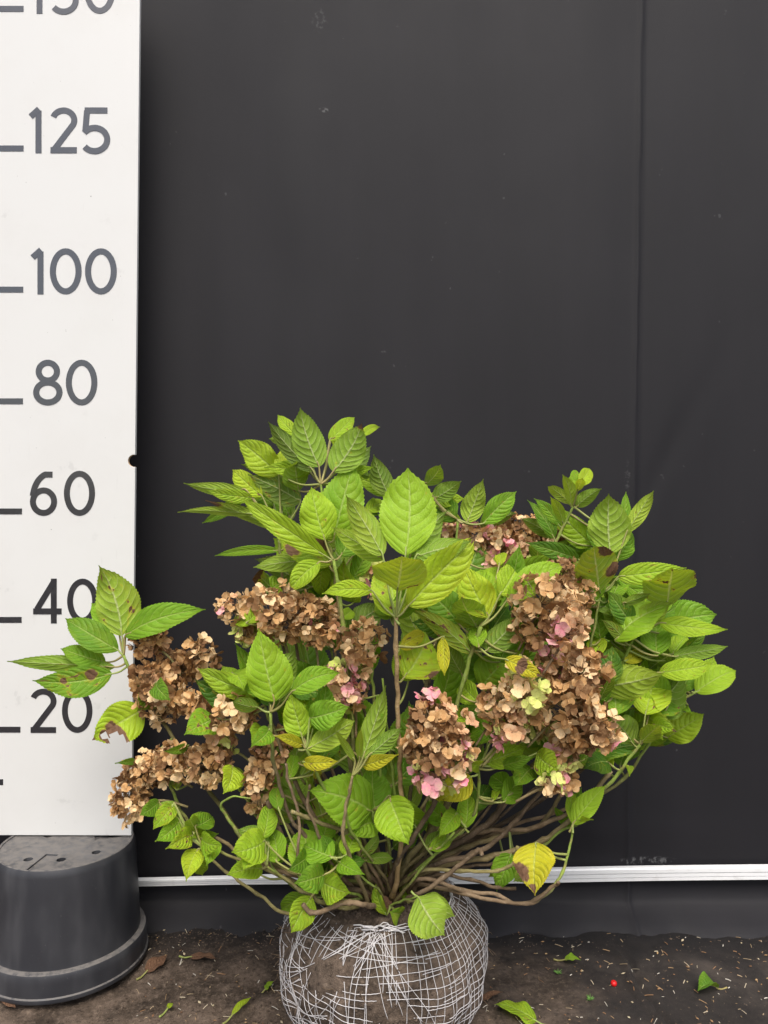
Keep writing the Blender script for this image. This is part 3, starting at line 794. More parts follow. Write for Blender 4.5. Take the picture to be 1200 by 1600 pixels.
# tall front shoot
WOOD[0] = (.36, .25, .12)
shoot(2, (278, 935), 1.00, [(617, 1385, 1.10), (628, 1290, 1.06), (624, 1180, 1.03), (620, 1050, 1.01)], [
    (330, 592, 343, 110, 285, 'u', 'b', dict(roll=0, fold=.12, dd=.03, bow=-.03, br=0, shape=.1)), (385, 600, 692, 512, 130, 'l', 'm', dict(roll=-15)), (285, 790, 310, 596, 265, 'l', 'y', dict(dd=-.07, d=-.01, fold=.25, roll=0)),
    (268, 930, 205, 625, 215, 'u', 'b', dict(roll=8)), (345, 870, 722, 478, 200, 'u', 'y', dict(tb=.16, br=.12)), (205, 592, 2, 262, 138, 'l', 'o', dict(bow=.12)),
    (150, 790, -130, 805, 85, 'u', 'y', dict(bow=.16, fold=.35)), (250, 910, 165, 815, 90, 'u', 'o', dict(d=.01)), (320, 1268, 440, 1015, 235, 'u', 'y', dict(br=.42, d=.04, blot=[(.95, .35, .2, .10)])),
    (535, 1040, 545, 1255, 60, 'u', 'Y', dict(br=.42, d=.04)), (300, 1100, 435, 1025, 80, 'u', 'Y', dict(br=.3, d=.03))], r0=.0058, r1=.0036, green=.0)
WOOD[0] = None
# middle back shoots
shoot(2, (620, 395), 1.26, [(630, 1330, 1.22), (660, 1100, 1.25), (705, 900, 1.26)], [
    (440, 205, 523, 92, 85, 'l', 'm', {}), (488, 282, 638, 182, 95, 'l', 'm', {}), (612, 392, 505, 275, 115, 'u', 'd', {}), (670, 408, 760, 170, 115, 'l', 'b', {}), (755, 418, 942, 240, 112, 'u', 'm', {}),
    (695, 405, 735, 285, 70, 'u', 'd', dict(d=.03)), (240, 265, 155, 35, 110, 'l', 'd', dict(d=-.04)), (110, 350, 212, 300, 80, 'u', 'b', dict(d=-.03)), (540, 400, 490, 310, 80, 'u', 'd', dict(d=.03))])
shoot(2, (745, 985), 1.08, [(660, 1330, 1.15), (700, 1180, 1.1), (722, 1070, 1.08)], [
    (790, 935, 640, 638, 180, 'u', 'y', dict(roll=14, fold=.35)), (770, 930, 745, 670, 190, 'u', 'b', dict(roll=-20, d=.01)), (850, 810, 950, 628, 150, 'u', 'y', {}), (895, 835, 1205, 640, 140, 'u', 'b', dict(tb=.1)),
    (722, 985, 640, 825, 150, 'l', 'm', dict(d=.01)), (620, 965, 425, 780, 165, 'u', 'd', dict(d=.05)), (700, 1130, 362, 888, 100, 'l', 'o', dict(br=.42, fold=.7)), (735, 1098, 730, 982, 95, 'u', 'b', dict(d=-.02)),
    (775, 1118, 945, 925, 125, 'l', 'm', {}), (930, 1132, 1032, 1088, 85, 'u', 'b', {}), (880, 1165, 1085, 1262, 85, 'u', 'Y', dict(br=.2, d=-.06, blot=[(0, .45, 1.0, .12), (0, .95, .8, .08)])), (845, 652, 845, 583, 62, 'u', 'y', dict(d=.06)),
    (640, 1245, 558, 1080, 90, 'l', 'd', dict(d=.04)), (1060, 620, 1060, 535, 85, 'l', 'd', dict(d=.14)), (800, 1010, 900, 870, 120, 'u', 'd', dict(d=.05)), (850, 1180, 960, 1010, 120, 'u', 'm', dict(d=.04)),
    (560, 1010, 470, 870, 110, 'u', 'd', dict(d=.07))], r0=.006, r1=.0045, green=.45)
# right-hand top shoot
shoot(3, (365, 225), 1.24, [(660, 1330, 1.2), (760, 1150, 1.23), (840, 960, 1.24), (860, 870, 1.24)], [
    (390, 115, 445, 38, 62, 'u', 'y', {}), (355, 225, 312, 68, 55, 'l', 'b', dict(fold=.5)), (380, 228, 505, 138, 62, 'l', 'm', {}), (362, 160, 375, 75, 45, 'u', 'b', {}), (385, 150, 410, 85, 40, 'l', 'y', dict(d=-.015)), (272, 382, 138, 193, 68, 'u', 'd', {}), (302, 325, 172, 186, 55, 'u', 'm', {}),
    (318, 312, 252, 178, 48, 'l', 'b', {}), (380, 350, 300, 260, 80, 'u', 'b', dict(d=.03)), (470, 420, 285, 228, 115, 'u', 'b', {}), (330, 430, 460, 350, 90, 'u', 'd', dict(d=.02))])
shoot(3, (500, 650), 1.17, [(650, 1340, 1.18), (760, 1260, 1.18), (900, 1120, 1.17), (924, 1008, 1.17)], [
    (548, 462, 540, 162, 185, 'l', 'b', dict(roll=-5)), (575, 490, 640, 325, 80, 'u', 'm', dict(d=.02)), (628, 355, 762, 148, 68, 'l', 'b', {}), (628, 345, 590, 220, 50, 'u', 'm', dict(d=.02)), (392, 487, 132, 403, 80, 'u', 'd', dict(bow=.12)),
    (495, 642, 470, 422, 185, 'l', 'o', dict(br=.3, d=-.01, blot=[(-.75, .75, .5, .14), (-.8, .3, .4, .10)])), (477, 692, 370, 490, 145, 'u', 'm', {}), (500, 880, 440, 640, 130, 'u', 'm', dict(d=.03)), (490, 960, 450, 860, 90, 'u', 'y', dict(br=.3))], green=.3)
shoot(3, (690, 820), 1.16, [(660, 1350, 1.2), (780, 1290, 1.2), (930, 1180, 1.18), (968, 1050, 1.17)], [
    (588, 572, 925, 528, 95, 'u', 'b', dict(bow=.10)), (828, 720, 850, 530, 205, 'l', 'b', dict(fold=.1)), (558, 682, 628, 565, 90, 'u', 'm', dict(d=.02)), (672, 822, 848, 698, 105, 'l', 'b', {}), (657, 812, 540, 645, 95, 'u', 'd', {}),
    (612, 705, 745, 655, 42, 'l', 'o', {}), (700, 745, 645, 680, 80, 'u', 'b', dict(d=.03)), (790, 800, 1128, 832, 82, 'u', 'b', dict(bow=.07)), (780, 962, 785, 803, 128, 'u', 'm', dict(roll=0)), (850, 955, 925, 862, 78, 'u', 'b', dict(d=.02)),
    (860, 965, 1128, 915, 65, 'l', 'm', {}), (790, 1045, 1048, 1000, 95, 'u', 'b', {}), (842, 960, 735, 1035, 110, 'l', 'd', {}), (655, 885, 752, 820, 70, 'u', 'd', dict(d=.02)), (632, 905, 505, 785, 55, 'l', 'o', dict(br=.35)),
    (620, 990, 700, 925, 60, 'u', 'Y', dict(br=.4)), (720, 780, 870, 720, 110, 'u', 'm', dict(d=.04)), (600, 880, 540, 800, 90, 'u', 'd', dict(d=.05)), (700, 1000, 640, 880, 90, 'l', 'm', dict(d=.06)),
    (880, 820, 760, 770, 90, 'u', 'm', dict(d=.05))], green=.4)
shoot(6, (1200, 490), 1.15, [(650, 1340, 1.18), (743, 1302, 1.17), (833, 1293, 1.16), (905, 1262, 1.15), (950, 1228, 1.15), (976, 1195, 1.15)], [
    (1090, 350, 1085, 105, 185, 'u', 'm', dict(roll=0, fold=.12)), (1170, 490, 1060, 365, 120, 'l', 'm', {}), (1205, 480, 1290, 400, 75, 'l', 'o', {}), (1075, 592, 1008, 510, 75, 'u', 'y', {}), (1050, 572, 935, 605, 100, 'u', 'd', {}),
    (1030, 215, 1070, 28, 110, 'u', 'd', dict(d=-.01)), (1012, 280, 1068, 175, 55, 'l', 'd', dict(d=-.02)), (1225, 350, 1265, 165, 175, 'u', 'y', dict(fold=.1)), (1340, 290, 1200, 180, 120, 'u', 'm', dict(d=.03)),
    (1265, 395, 1370, 430, 70, 'u', 'b', dict(tb=.2)), (1145, 590, 1150, 640, 30, 'u', 'o', {}), (1020, 380, 985, 340, 60, 'u', 'y', {}), (1140, 440, 1060, 330, 100, 'u', 'm', dict(d=.03))], r0=.0058, r1=.0032, green=.45)
shoot(3, (970, 1140), 1.20, [(660, 1350, 1.2), (800, 1290, 1.21), (960, 1230, 1.21), (1040, 1115, 1.2)], [
    (970, 1142, 1168, 1035, 118, 'u', 'b', {}), (900, 1145, 955, 1015, 90, 'u', 'm', dict(d=.01)), (930, 1205, 958, 1250, 30, 'u', 'm', {}), (880, 1100, 830, 1040, 70, 'u', 'm', dict(d=.03)), (870, 1180, 800, 1080, 80, 'u', 'b', dict(d=.02)), (860, 1070, 900, 980, 80, 'l', 'm', dict(d=.04))], r0=.005, r1=.0025, green=.5)
# lower right twig with the yellow leaf
tw = shoot(6, (885, 865), 1.10, [(657, 1383, 1.13), (740, 1400, 1.08), (813, 1413, 1.06), (865, 1385, 1.07), (890, 1327, 1.09)], [
    (885, 862, 1038, 682, 88, 'u', 'b', {}), (885, 862, 882, 705, 50, 'u', 'b', {}), (920, 845, 982, 842, 24, 'u', 'b', {}),
    (715, 950, 708, 1198, 165, 'u', 'Y', dict(br=.1, roll=8, dd=-.04, hole=None, d=-.03, label='yellow hanging leaf with a brown blotch', blot=[(.75, .62, .55, .16), (.2, .9, .5, .10)])), (595, 1002, 528, 1178, 105, 'u', 'm', dict(d=.04)), (610, 1110, 570, 1020, 70, 'u', 'd', dict(d=.05))], r0=.005, r1=.0020, green=.45)
# inner right foliage
shoot(6, (440, 590), 1.08, [(640, 1350, 1.12), (730, 1290, 1.1), (748, 1230, 1.09)], [
    (475, 577, 668, 498, 92, 'u', 'b', {}), (550, 592, 702, 545, 55, 'u', 'm', {}), (715, 530, 818, 608, 112, 'u', 'b', dict(dd=-.03)), (742, 602, 800, 650, 60, 'u', 'm', dict(d=.02)), (692, 600, 615, 685, 90, 'u', 'd', dict(d=.03)), (320, 422, 388, 312, 75, 'u', 'b', {}), (440, 292, 362, 203, 95, 'u', 'b', {}),
    (440, 592, 382, 575, 55, 'u', 'b', {}), (420, 812, 498, 678, 80, 'u', 'd', dict(d=.04)), (500, 470, 400, 380, 110, 'u', 'm', dict(d=.04)), (740, 500, 700, 440, 100, 'u', 'd', dict(d=.05)), (510, 755, 520, 700, 35, 'u', 'b', {}), (360, 520, 430, 540, 80, 'u', 'm', dict(d=.03))], green=.5)
shoot(6, (385, 880), 1.09, [(640, 1370, 1.12)], [(380, 882, 392, 722, 88, 'u', 'm', {}), (342, 812, 258, 922, 78, 'u', 'b', {}), (378, 890, 330, 830, 60, 'u', 'd', dict(d=.02)), (410, 640, 258, 755, 115, 'u', 'Y', dict(br=.25, d=-.01, fold=.4)), (240, 700, 260, 760, 50, 'u', 'Y', dict(br=.4))], r0=.004, r1=.002, green=.8)
# low front leaves
shoot(8, (730, 190), 1.06, [], [(735, 192, 868, 385, 180, 'l', 'b', dict(dd=-.07, fold=.08, roll=0, br=.12, label='pale round leaf lying over the net'))], r0=.003, r1=.002, green=.9)
shoot(7, (840, 600), 1.07, [(560, 1400, 1.10)], [(845, 592, 985, 645, 118, 'u', 'b', dict(dd=-.03)), (905, 560, 920, 505, 60, 'u', 'b', {}), (800, 662, 705, 832, 108, 'u', 'b', dict(dd=-.03, fold=.3)), (860, 640, 900, 660, 60, 'l', 'm', dict(d=.02))], r0=.004, r1=.002, green=.7)
shoot(7, (1090, 255), 1.09, [(590, 1350, 1.15)], [(1082, 262, 785, 165, 210, 'u', 'm', dict(roll=0, fold=.1)), (1100, 262, 1090, 45, 145, 'u', 'm', dict(roll=0)), (1100, 312, 968, 375, 115, 'u', 'm', dict(d=.02)), (1165, 200, 1255, 420, 165, 'u', 'b', dict(dd=-.04, d=-.04)), (1032, 478, 1112, 375, 42, 'l', 'm', {}), (1045, 492, 1182, 485, 45, 'l', 'm', {}),
    (980, 490, 985, 440, 35, 'u', 'b', {}), (1200, 130, 1290, 60, 110, 'u', 'd', dict(d=.05)), (1250, 330, 1300, 250, 100, 'u', 'd', dict(d=.06))], green=.5)
shoot(7, (800, 560), 1.07, [(590, 1385, 1.16)], [(800, 562, 755, 338, 160, 'u', 'm', dict(roll=0)), (720, 500, 700, 380, 90, 'u', 'd', dict(d=.03)), (870, 540, 900, 460, 100, 'u', 'd', dict(d=.03)), (640, 502, 618, 348, 95, 'u', 'm', {}), (572, 392, 592, 228, 80, 'u', 'b', {}), (650, 262, 640, 148, 62, 'u', 'm', {}), (700, 110, 720, 0, 55, 'u', 'm', {})], green=.4)
shoot(7, (900, 480), 1.05, [(590, 1390, 1.10)], [(900, 480, 760, 420, 120, 'u', 'm', {}), (860, 560, 720, 600, 110, 'u', 'm', {}), (960, 470, 1010, 360, 90, 'u', 'b', {}), (930, 500, 1050, 560, 70, 'u', 'm', {}), (780, 480, 690, 540, 90, 'u', 'd', dict(d=.02)), (840, 420, 870, 300, 90, 'u', 'm', dict(d=.03))], r0=.004, r1=.002, green=.6)
shoot(6, (330, 900), 1.06, [(640, 1380, 1.10)], [(300, 850, 200, 760, 90, 'u', 'm', dict(d=.03)), (210, 980, 330, 930, 60, 'u', 'b', {}), (560, 760, 640, 640, 90, 'u', 'm', dict(d=.03)), (600, 720, 500, 640, 90, 'u', 'm', dict(d=.04)), (150, 880, 110, 760, 80, 'u', 'm', dict(d=.04))], r0=.0035, r1=.002, green=.6)
shoot(7, (590, 520), 1.06, [(575, 1400, 1.14), (480, 1395, 1.11)], [(582, 402, 425, 455, 140, 'u', 'b', {}), (560, 440, 480, 540, 100, 'u', 'b', {}), (570, 532, 403, 562, 88, 'u', 'b', {}), (600, 450, 650, 400, 80, 'u', 'm', dict(d=.02))], r0=.004, r1=.0025, green=.5)
shoot(7, (290, 430), 1.10, [(553, 1418, 1.10), (503, 1410, 1.08), (476, 1393, 1.08), (427, 1363, 1.08), (353, 1335, 1.09)], [
    (285, 388, 378, 420, 85, 'u', 'b', {}), (340, 400, 308, 518, 72, 'u', 'm', {}), (268, 440, 212, 592, 88, 'u', 'y', dict(br=.15)), (240, 375, 115, 440, 80, 'u', 'y', dict(br=.42)), (255, 335, 338, 288, 78, 'u', 'm', dict(br=.3)), (182, 312, 66, 405, 92, 'u', 'm', dict(br=.35)),
    (85, 220, -5, 282, 65, 'u', 'm', {}), (155, 235, 58, 348, 75, 'u', 'o', dict(br=.35)), (270, 360, 240, 300, 60, 'l', 'm', dict(d=.02))], r0=.0048, r1=.0024, green=.2)
shoot(7, (235, 330), 1.14, [(560, 1410, 1.15), (457, 1428, 1.10), (407, 1400, 1.10), (373, 1377, 1.11), (333, 1343, 1.13)], [(165, 290, 75, 250, 60, 'u', 'm', {}), (300, 370, 230, 395, 50, 'u', 'b', dict(d=.01))], r0=.0048, r1=.003, green=.1)
# far left shoot over the board
shoot(4, (552, 440), 1.20, [(560, 1380, 1.18), (420, 1345, 1.18), (330, 1240, 1.19), (262, 1140, 1.2), (212, 1066, 1.2)], [
    (545, 352, 440, 38, 172, 'l', 'b', dict(roll=-6)), (530, 335, 408, 208, 95, 'u', 'm', dict(d=.01)), (528, 418, 292, 275, 112, 'u', 'd', dict(bow=.08)), (558, 352, 918, 235, 112, 'u', 'm', dict(bow=.10)), (562, 342, 628, 222, 65, 'u', 'b', dict(d=.02)),
    (512, 492, 32, 467, 72, 'l', 'm', dict(bow=.05, fold=.5)), (500, 522, 145, 552, 120, 'u', 'm', dict(br=.35, blot=[(.3, .24, .34, .07), (.1, .6, .16, .05)])), (470, 470, 270, 410, 85, 'u', 'm', dict(d=.01)),
    (637, 682, 412, 818, 160, 'u', 'b', dict(hole=[(-.85, .62, .75, .13), (-.3, .78, .35, .07)], tb=.1, roll=0, dd=-.02)), (720, 560, 612, 690, 110, 'u', 'm', {})], r0=.0055, r1=.0034, green=.25)
shoot(4, (1170, 615), 1.12, [(560, 1370, 1.15), (470, 1240, 1.13), (425, 1130, 1.12)], [
    (1165, 612, 882, 498, 92, 'u', 'b', {}), (1100, 622, 872, 550, 115, 'u', 'd', dict(d=.03)), (960, 722, 822, 795, 120, 'u', 'm', dict(br=.4, d=.03)), (1180, 768, 1122, 852, 85, 'u', 'b', {}), (842, 842, 732, 868, 36, 'u', 'd', dict(d=.04)), (602, 910, 512, 922, 28, 'u', 'd', dict(d=.04)),
    (960, 852, 988, 755, 65, 'u', 'b', dict(d=.03)), (830, 960, 850, 900, 60, 'u', 'b', dict(d=.03)), (790, 1040, 770, 1000, 45, 'u', 'y', dict(d=.03)), (700, 560, 760, 640, 70, 'u', 'd', dict(d=.04)), (1040, 520, 1090, 600, 80, 'u', 'b', dict(d=.02))])
shoot(7, (435, 60), 1.13, [(560, 1380, 1.15), (440, 1320, 1.13), (385, 1250, 1.13)], [(430, 50, 385, 182, 100, 'u', 'y', dict(br=.12))], r0=.004, r1=.002, green=.5)
# centre-left
shoot(5, (310, 800), 1.07, [(580, 1370, 1.12), (470, 1300, 1.10), (430, 1200, 1.08)], [
    (332, 735, 238, 305, 235, 'u', 'b', dict(br=.15, roll=6)), (240, 772, 88, 735, 75, 'l', 'm', {}), (300, 900, 198, 992, 95, 'u', 'm', dict(br=.2)), (300, 700, 180, 560, 120, 'u', 'm', dict(d=.02)), (310, 760, 270, 690, 70, 'u', 'd', {})], green=.3)
shoot(5, (520, 1010), 1.04, [(590, 1370, 1.11), (520, 1260, 1.07)], [
    (430, 682, 718, 568, 125, 'u', 'm', dict(bow=.14)), (540, 835, 772, 765, 155, 'u', 'm', dict(roll=0)), (495, 942, 425, 685, 145, 'u', 'b', {}), (525, 1012, 802, 848, 125, 'l', 'b', {}), (500, 992, 335, 938, 58, 'u', 'Y', dict(br=.1)), (500, 1090, 705, 1085, 75, 'u', 'Y', dict(br=.42)),
    (490, 800, 500, 690, 70, 'u', 'b', dict(d=.02)), (500, 900, 540, 730, 60, 'u', 'd', dict(d=.02)), (580, 1120, 620, 1240, 50, 'l', 'Y', dict(tb=.9, d=.0))], r0=.0045, r1=.0026, green=.5)
shoot(5, (790, 1170), 1.02, [(600, 1370, 1.10), (545, 1290, 1.05)], [
    (848, 1072, 985, 642, 122, 'l', 'b', dict(roll=0)), (885, 1052, 1078, 888, 90, 'l', 'm', {}), (805, 1085, 692, 912, 38, 'l', 'b', {}), (870, 1050, 960, 890, 90, 'u', 'm', dict(d=.02)), (605, 1082, 692, 955, 115, 'u', 'd', dict(d=.05)), (850, 1112, 1062, 1045, 75, 'u', 'Y', dict(br=.3, d=.01)),
    (830, 1080, 840, 900, 40, 'l', 'b', {}), (940, 700, 960, 840, 50, 'u', 'm', dict(d=.05))], r0=.0042, r1=.0024, green=.6)

# ---- interior foliage that fills the shrub behind the shoots in view
ri = random.Random(21)
zones = [(440, 570, 850, 990, 14), (620, 800, 910, 1050, 20), (880, 1030, 900, 1120, 16), (450, 600, 1000, 1300, 18), (640, 760, 1020, 1230, 10), (770, 980, 1030, 1200, 18), (560, 720, 1180, 1330, 12), (400, 540, 1240, 1370, 9), (930, 1050, 1060, 1170, 8)]
for x0, x1, y0, y1, cnt in zones:
    c = (ri.uniform(x0, x1), y1, 1.28); st = make_stem([foot(P(c[0], y1, 1.26)), P((620 + c[0]) / 2, (1390 + y1) / 2, 1.26), P((x0 + x1) / 2, (y0 + y1) / 2, 1.29)], .005, .0025, .3)
    for k in range(cnt):
        b = P(ri.uniform(x0, x1), ri.uniform(y0, y1), ri.uniform(1.15, 1.34)); out = Vector((b.x * .9, (b.y - 1.2), .15)).normalized()
        t = b + (out + Vector((ri.uniform(-.8, .8), ri.uniform(-.8, .6), ri.uniform(-.5, .8)))).normalized() * ri.uniform(.07, .11)
        t.y = min(t.y, 1.5)
        RND.seed(k * 13 + int(x0))
        make_leaf('JOIN', b, t, ri.uniform(.045, .07), ri.choice('uul'), ri.choice('dmmb'), R(ri.uniform(-50, 50)), .08, .25, ri.choice([0, .1, .3]))

# withered leaf scraps round the crown
for k in range(16):
    a = ri.uniform(0, 6.28); b = CROWN + Vector((math.cos(a) * ri.uniform(.0, .06), -.03 + math.sin(a) * .05, -.004)); t = b + Vector((ri.uniform(-1, 1), ri.uniform(-1, .3), ri.uniform(.1, 1.2))).normalized() * ri.uniform(.025, .05)
    RND.seed(500 + k); make_leaf(st, b, t, ri.uniform(.012, .028), 'u', 'o', R(ri.uniform(-60, 60)), .1, .6, .9 if k % 3 else .1, tipbrown=1.3 if k % 3 else 0, name='withered_leaf' if k % 3 else 'leaf')
tag(leaf_object('inner_leaves', JV['v'], JV['f'], JV['m'], JV['a'], JV['uv'], JV['lc'], BC, plant), 'shaded leaves filling the inside of the shrub', kind='stuff')
# ---- bare woody stems
RND.seed(99)
def bare(rg, pts, d0, d1, r0=.0055, r1=.004, green=0.0, from_crown=True):
    n = len(pts); w = [P(*px(rg, x, y), d0 + (d1 - d0) * i / max(1, n - 1)) for i, (x, y) in enumerate(pts)]
    if from_crown: w = [foot(w[0])] + w
    return make_stem(w, r0, r1, green)
bare(6, [(60, 1040), (140, 920), (232, 770), (250, 700)], 1.08, 1.07, .0068, .005)
bare(6, [(120, 1020), (220, 900), (290, 770), (300, 690)], 1.12, 1.12, .006, .005)
bare(6, [(160, 1062), (330, 960), (500, 850), (590, 700), (640, 600)], 1.15, 1.14, .0068, .0045)
bare(6, [(180, 1075), (450, 990), (600, 862), (740, 700), (790, 620)], 1.12, 1.14, .0058, .0035)
bare(6, [(200, 1055), (420, 960), (560, 915), (735, 862), (835, 715)], 1.17, 1.18, .0062, .0042)
bare(6, [(190, 1085), (520, 1012), (720, 950), (865, 850), (1000, 690), (1065, 612)], 1.14, 1.15, .0058, .004)
bare(6, [(170, 1088), (380, 1086), (520, 1080), (610, 1042), (626, 968)], 1.10, 1.09, .005, .0032)
bare(6, [(170, 1120), (400, 1180), (520, 1190), (640, 1240), (800, 1152), (815, 1135)], 1.10, 1.04, .0052, .0035)
bare(6, [(230, 1105), (430, 1130), (520, 1160), (620, 1165)], 1.14, 1.12, .0045, .0032)
bare(6, [(160, 1190), (300, 1100), (430, 990), (460, 1010)], 1.07, 1.04, .0046, .0036)
bare(6, [(330, 1075), (560, 1040), (735, 970), (860, 880), (945, 850)], 1.15, 1.13, .004, .0025, .5)
bare(7, [(1040, 640), (860, 620), (780, 560), (690, 440), (620, 285), (592, 215)], 1.12, 1.10, .006, .0038)
bare(7, [(1060, 620), (850, 550), (700, 352), (610, 250)], 1.15, 1.14, .005, .0035)
bare(7, [(1045, 512), (960, 372), (800, 300), (705, 262)], 1.10, 1.06, .005, .0035)
bare(7, [(800, 600), (742, 530), (738, 300), (700, 150), (680, 40)], 1.08, 1.05, .0045, .003)
bare(7, [(900, 520), (832, 372), (782, 232), (792, 140)], 1.09, 1.05, .0042, .003)
bare(7, [(975, 470), (950, 320), (975, 180), (992, 98)], 1.035, 1.018, .004, .0026)
bare(7, [(760, 580), (570, 500), (460, 372), (400, 282), (380, 232), (430, 198), (515, 202)], 1.10, 1.07, .0045, .0018, .7)
bare(7, [(800, 620), (620, 545), (480, 470), (380, 400), (240, 330), (155, 185), (112, 45)], 1.15, 1.17, .0055, .003, .35)
bare(7, [(1040, 700), (960, 690), (800, 745), (760, 700)], 1.06, 1.05, .005, .004)
bare(0, [(605, 1330), (590, 1200), (560, 1080), (545, 1060)], 1.18, 1.16, .006, .0035)
bare(0, [(640, 1330), (690, 1200), (700, 1100), (695, 1000)], 1.2, 1.22, .0055, .0035, .4)
bare(0, [(640, 1320), (660, 1150), (690, 950), (745, 860)], 1.24, 1.32, .0055, .0035, .2)
bare(0, [(610, 1345), (588, 1160), (582, 1050), (575, 1010)], 1.12, 1.07, .0038, .0024, .8)
bare(0, [(625, 1330), (610, 1180), (598, 1060)], 1.1, 1.08, .0035, .0024, .9)

# ---- flower heads
def floret_mesh(seed, size, crumple):
    rg = random.Random(seed); mb = MB()
    for q in range(4):
        a = q * math.pi / 2 + rg.uniform(-.25, .25); L = size * rg.uniform(.8, 1.15); W = L * rg.uniform(.42, .56); up = rg.uniform(.05, .75) if crumple else rg.uniform(.0, .35)
        cup = rg.uniform(-.5, .5) * crumple; tw = rg.uniform(-.6, .6) * crumple; t = Vector((math.cos(a), math.sin(a), 0)); s = Vector((-math.sin(a), math.cos(a), 0)); v = []
        for (f, w) in ((.05, .18), (.40, .95), (.78, .98), (1.03, .28)):
            for u in (-1, 0, 1):
                x = u * w * W; z = L * f * up + cup * L * (f - .5) ** 2 + abs(u) * .22 * W * rg.uniform(-.8, 1.2) + tw * x * f + q * .0004 + rg.uniform(-.08, .08) * L * crumple
                v.append(t * (L * f * (1 - .25 * up)) + s * x * (1 + rg.uniform(-.15, .15) * crumple) + Vector((0, 0, z)))
        mb.add(v, [(j*3 + i, j*3 + i + 1, (j+1)*3 + i + 1, (j+1)*3 + i) for j in range(3) for i in range(2)])
    return mb
FLO = [floret_mesh(i, .0108, 1.25) for i in range(10)]
FLS = [floret_mesh(50 + i, .0082, 1.3) for i in range(8)]
FLB = [floret_mesh(80 + i, .0130, .8) for i in range(6)]
MESHES = {}
def floret_data(kind, idx, mat):
    key = (kind, idx, mat)
    if key not in MESHES:
        mb = {'n': FLO, 's': FLS, 'b': FLB}[kind][idx]; me = bpy.data.meshes.new('floret'); me.from_pydata(mb.v, [], mb.f); me.polygons.foreach_set('use_smooth', [True] * len(mb.f)); me.materials.append(M_SEP[mat]); me.update(); MESHES[key] = me
    return MESHES[key]
PAL = {'brown': [0, 0, 0, 1, 1, 2, 2], 'dark': [0, 1, 1, 0, 5], 'tan': [2, 2, 0, 2, 5, 0, 3], 'rose': [0, 0, 5, 3, 2, 5, 4], 'pink': [3, 5, 3, 4, 2], 'green': [4, 4, 4, 2, 0], 'mix': [0, 2, 4, 3, 5, 0], 'left': [0, 2, 0, 1, 2, 1]}
heads = [  # px, py, rx, ry, depth, palette, size kind
    (366, 950, 30, 24, 1.12, 'tan', 'n'), (425, 962, 52, 46, 1.13, 'brown', 'n'), (478, 968, 46, 40, 1.13, 'brown', 'n'), (512, 980, 26, 28, 1.13, 'rose', 'n'), (382, 990, 16, 18, 1.12, 'green', 'n'),
    (568, 1000, 38, 34, 1.09, 'brown', 'n'), (545, 1062, 34, 34, 1.09, 'pink', 'n'), (545, 1085, 24, 22, 1.09, 'rose', 'n'), (590, 905, 20, 34, 1.16, 'mix', 'n'),
    (235, 1000, 28, 26, 1.21, 'dark', 'n'), (312, 1022, 28, 24, 1.21, 'brown', 'n'), (278, 1040, 40, 26, 1.23, 'dark', 's'), (255, 1090, 46, 42, 1.2, 'left', 'n'), (230, 1060, 26, 24, 1.19, 'dark', 'n'), (318, 1105, 34, 28, 1.19, 'left', 'n'), (370, 1112, 40, 28, 1.13, 'left', 'n'),
    (204, 1245, 26, 42, 1.15, 'left', 's'), (228, 1205, 34, 28, 1.16, 'left', 's'), (262, 1192, 34, 28, 1.16, 'left', 's'), (318, 1195, 44, 34, 1.15, 'left', 'n'), (345, 1160, 22, 26, 1.16, 'rose', 'n'), (405, 1225, 22, 46, 1.12, 'left', 'n'), (425, 1170, 28, 30, 1.14, 'dark', 's'),
    (682, 1135, 50, 42, 1.02, 'dark', 'n'), (672, 1165, 42, 38, 1.01, 'brown', 'n'), (710, 1175, 32, 36, 1.02, 'rose', 'n'), (683, 1215, 38, 26, 1.01, 'pink', 'b'), (670, 1088, 16, 12, 1.03, 'pink', 'n'),
    (780, 1100, 34, 32, 1.05, 'brown', 'n'), (795, 1135, 28, 24, 1.05, 'rose', 'n'), (790, 1152, 20, 12, 1.05, 'pink', 'n'),
    (845, 935, 48, 38, 1.06, 'brown', 'b'), (835, 975, 40, 34, 1.07, 'brown', 'n'), (885, 960, 32, 40, 1.08, 'brown', 'n'), (888, 985, 28, 28, 1.03, 'mix', 'b'), (875, 900, 26, 32, 1.16, 'dark', 's'), (905, 930, 20, 44, 1.16, 'dark', 'n'),
    (870, 1035, 40, 28, 1.07, 'tan', 'n'), (905, 1050, 46, 42, 1.06, 'brown', 'n'), (885, 1100, 50, 44, 1.05, 'brown', 'b'), (920, 1130, 42, 36, 1.06, 'brown', 'n'), (945, 1148, 24, 22, 1.06, 'tan', 'b'), (900, 1150, 36, 26, 1.07, 'brown', 'n'),
    (812, 1052, 24, 24, 1.035, 'green', 'n'), (824, 1085, 24, 32, 1.03, 'green', 'b'), (838, 1130, 26, 28, 1.12, 'green', 's'), (880, 1180, 26, 24, 1.08, 'rose', 'b'), (880, 1215, 26, 22, 1.08, 'mix', 'b'), (866, 1222, 20, 18, 1.05, 'green', 'n'),
    (705, 832, 34, 18, 1.32, 'tan', 's'), (745, 845, 34, 28, 1.31, 'tan', 'n'), (778, 858, 42, 34, 1.30, 'tan', 'n'), (808, 832, 40, 28, 1.34, 'brown', 's'), (820, 868, 24, 26, 1.30, 'rose', 'n'), (762, 884, 26, 16, 1.29, 'pink', 'n'), (870, 845, 26, 24, 1.33, 'brown', 's'), (850, 830, 24, 16, 1.34, 'dark', 's'), (880, 880, 26, 24, 1.3, 'brown', 's'),
]
rf = random.Random(3); cand = []
hobs = []
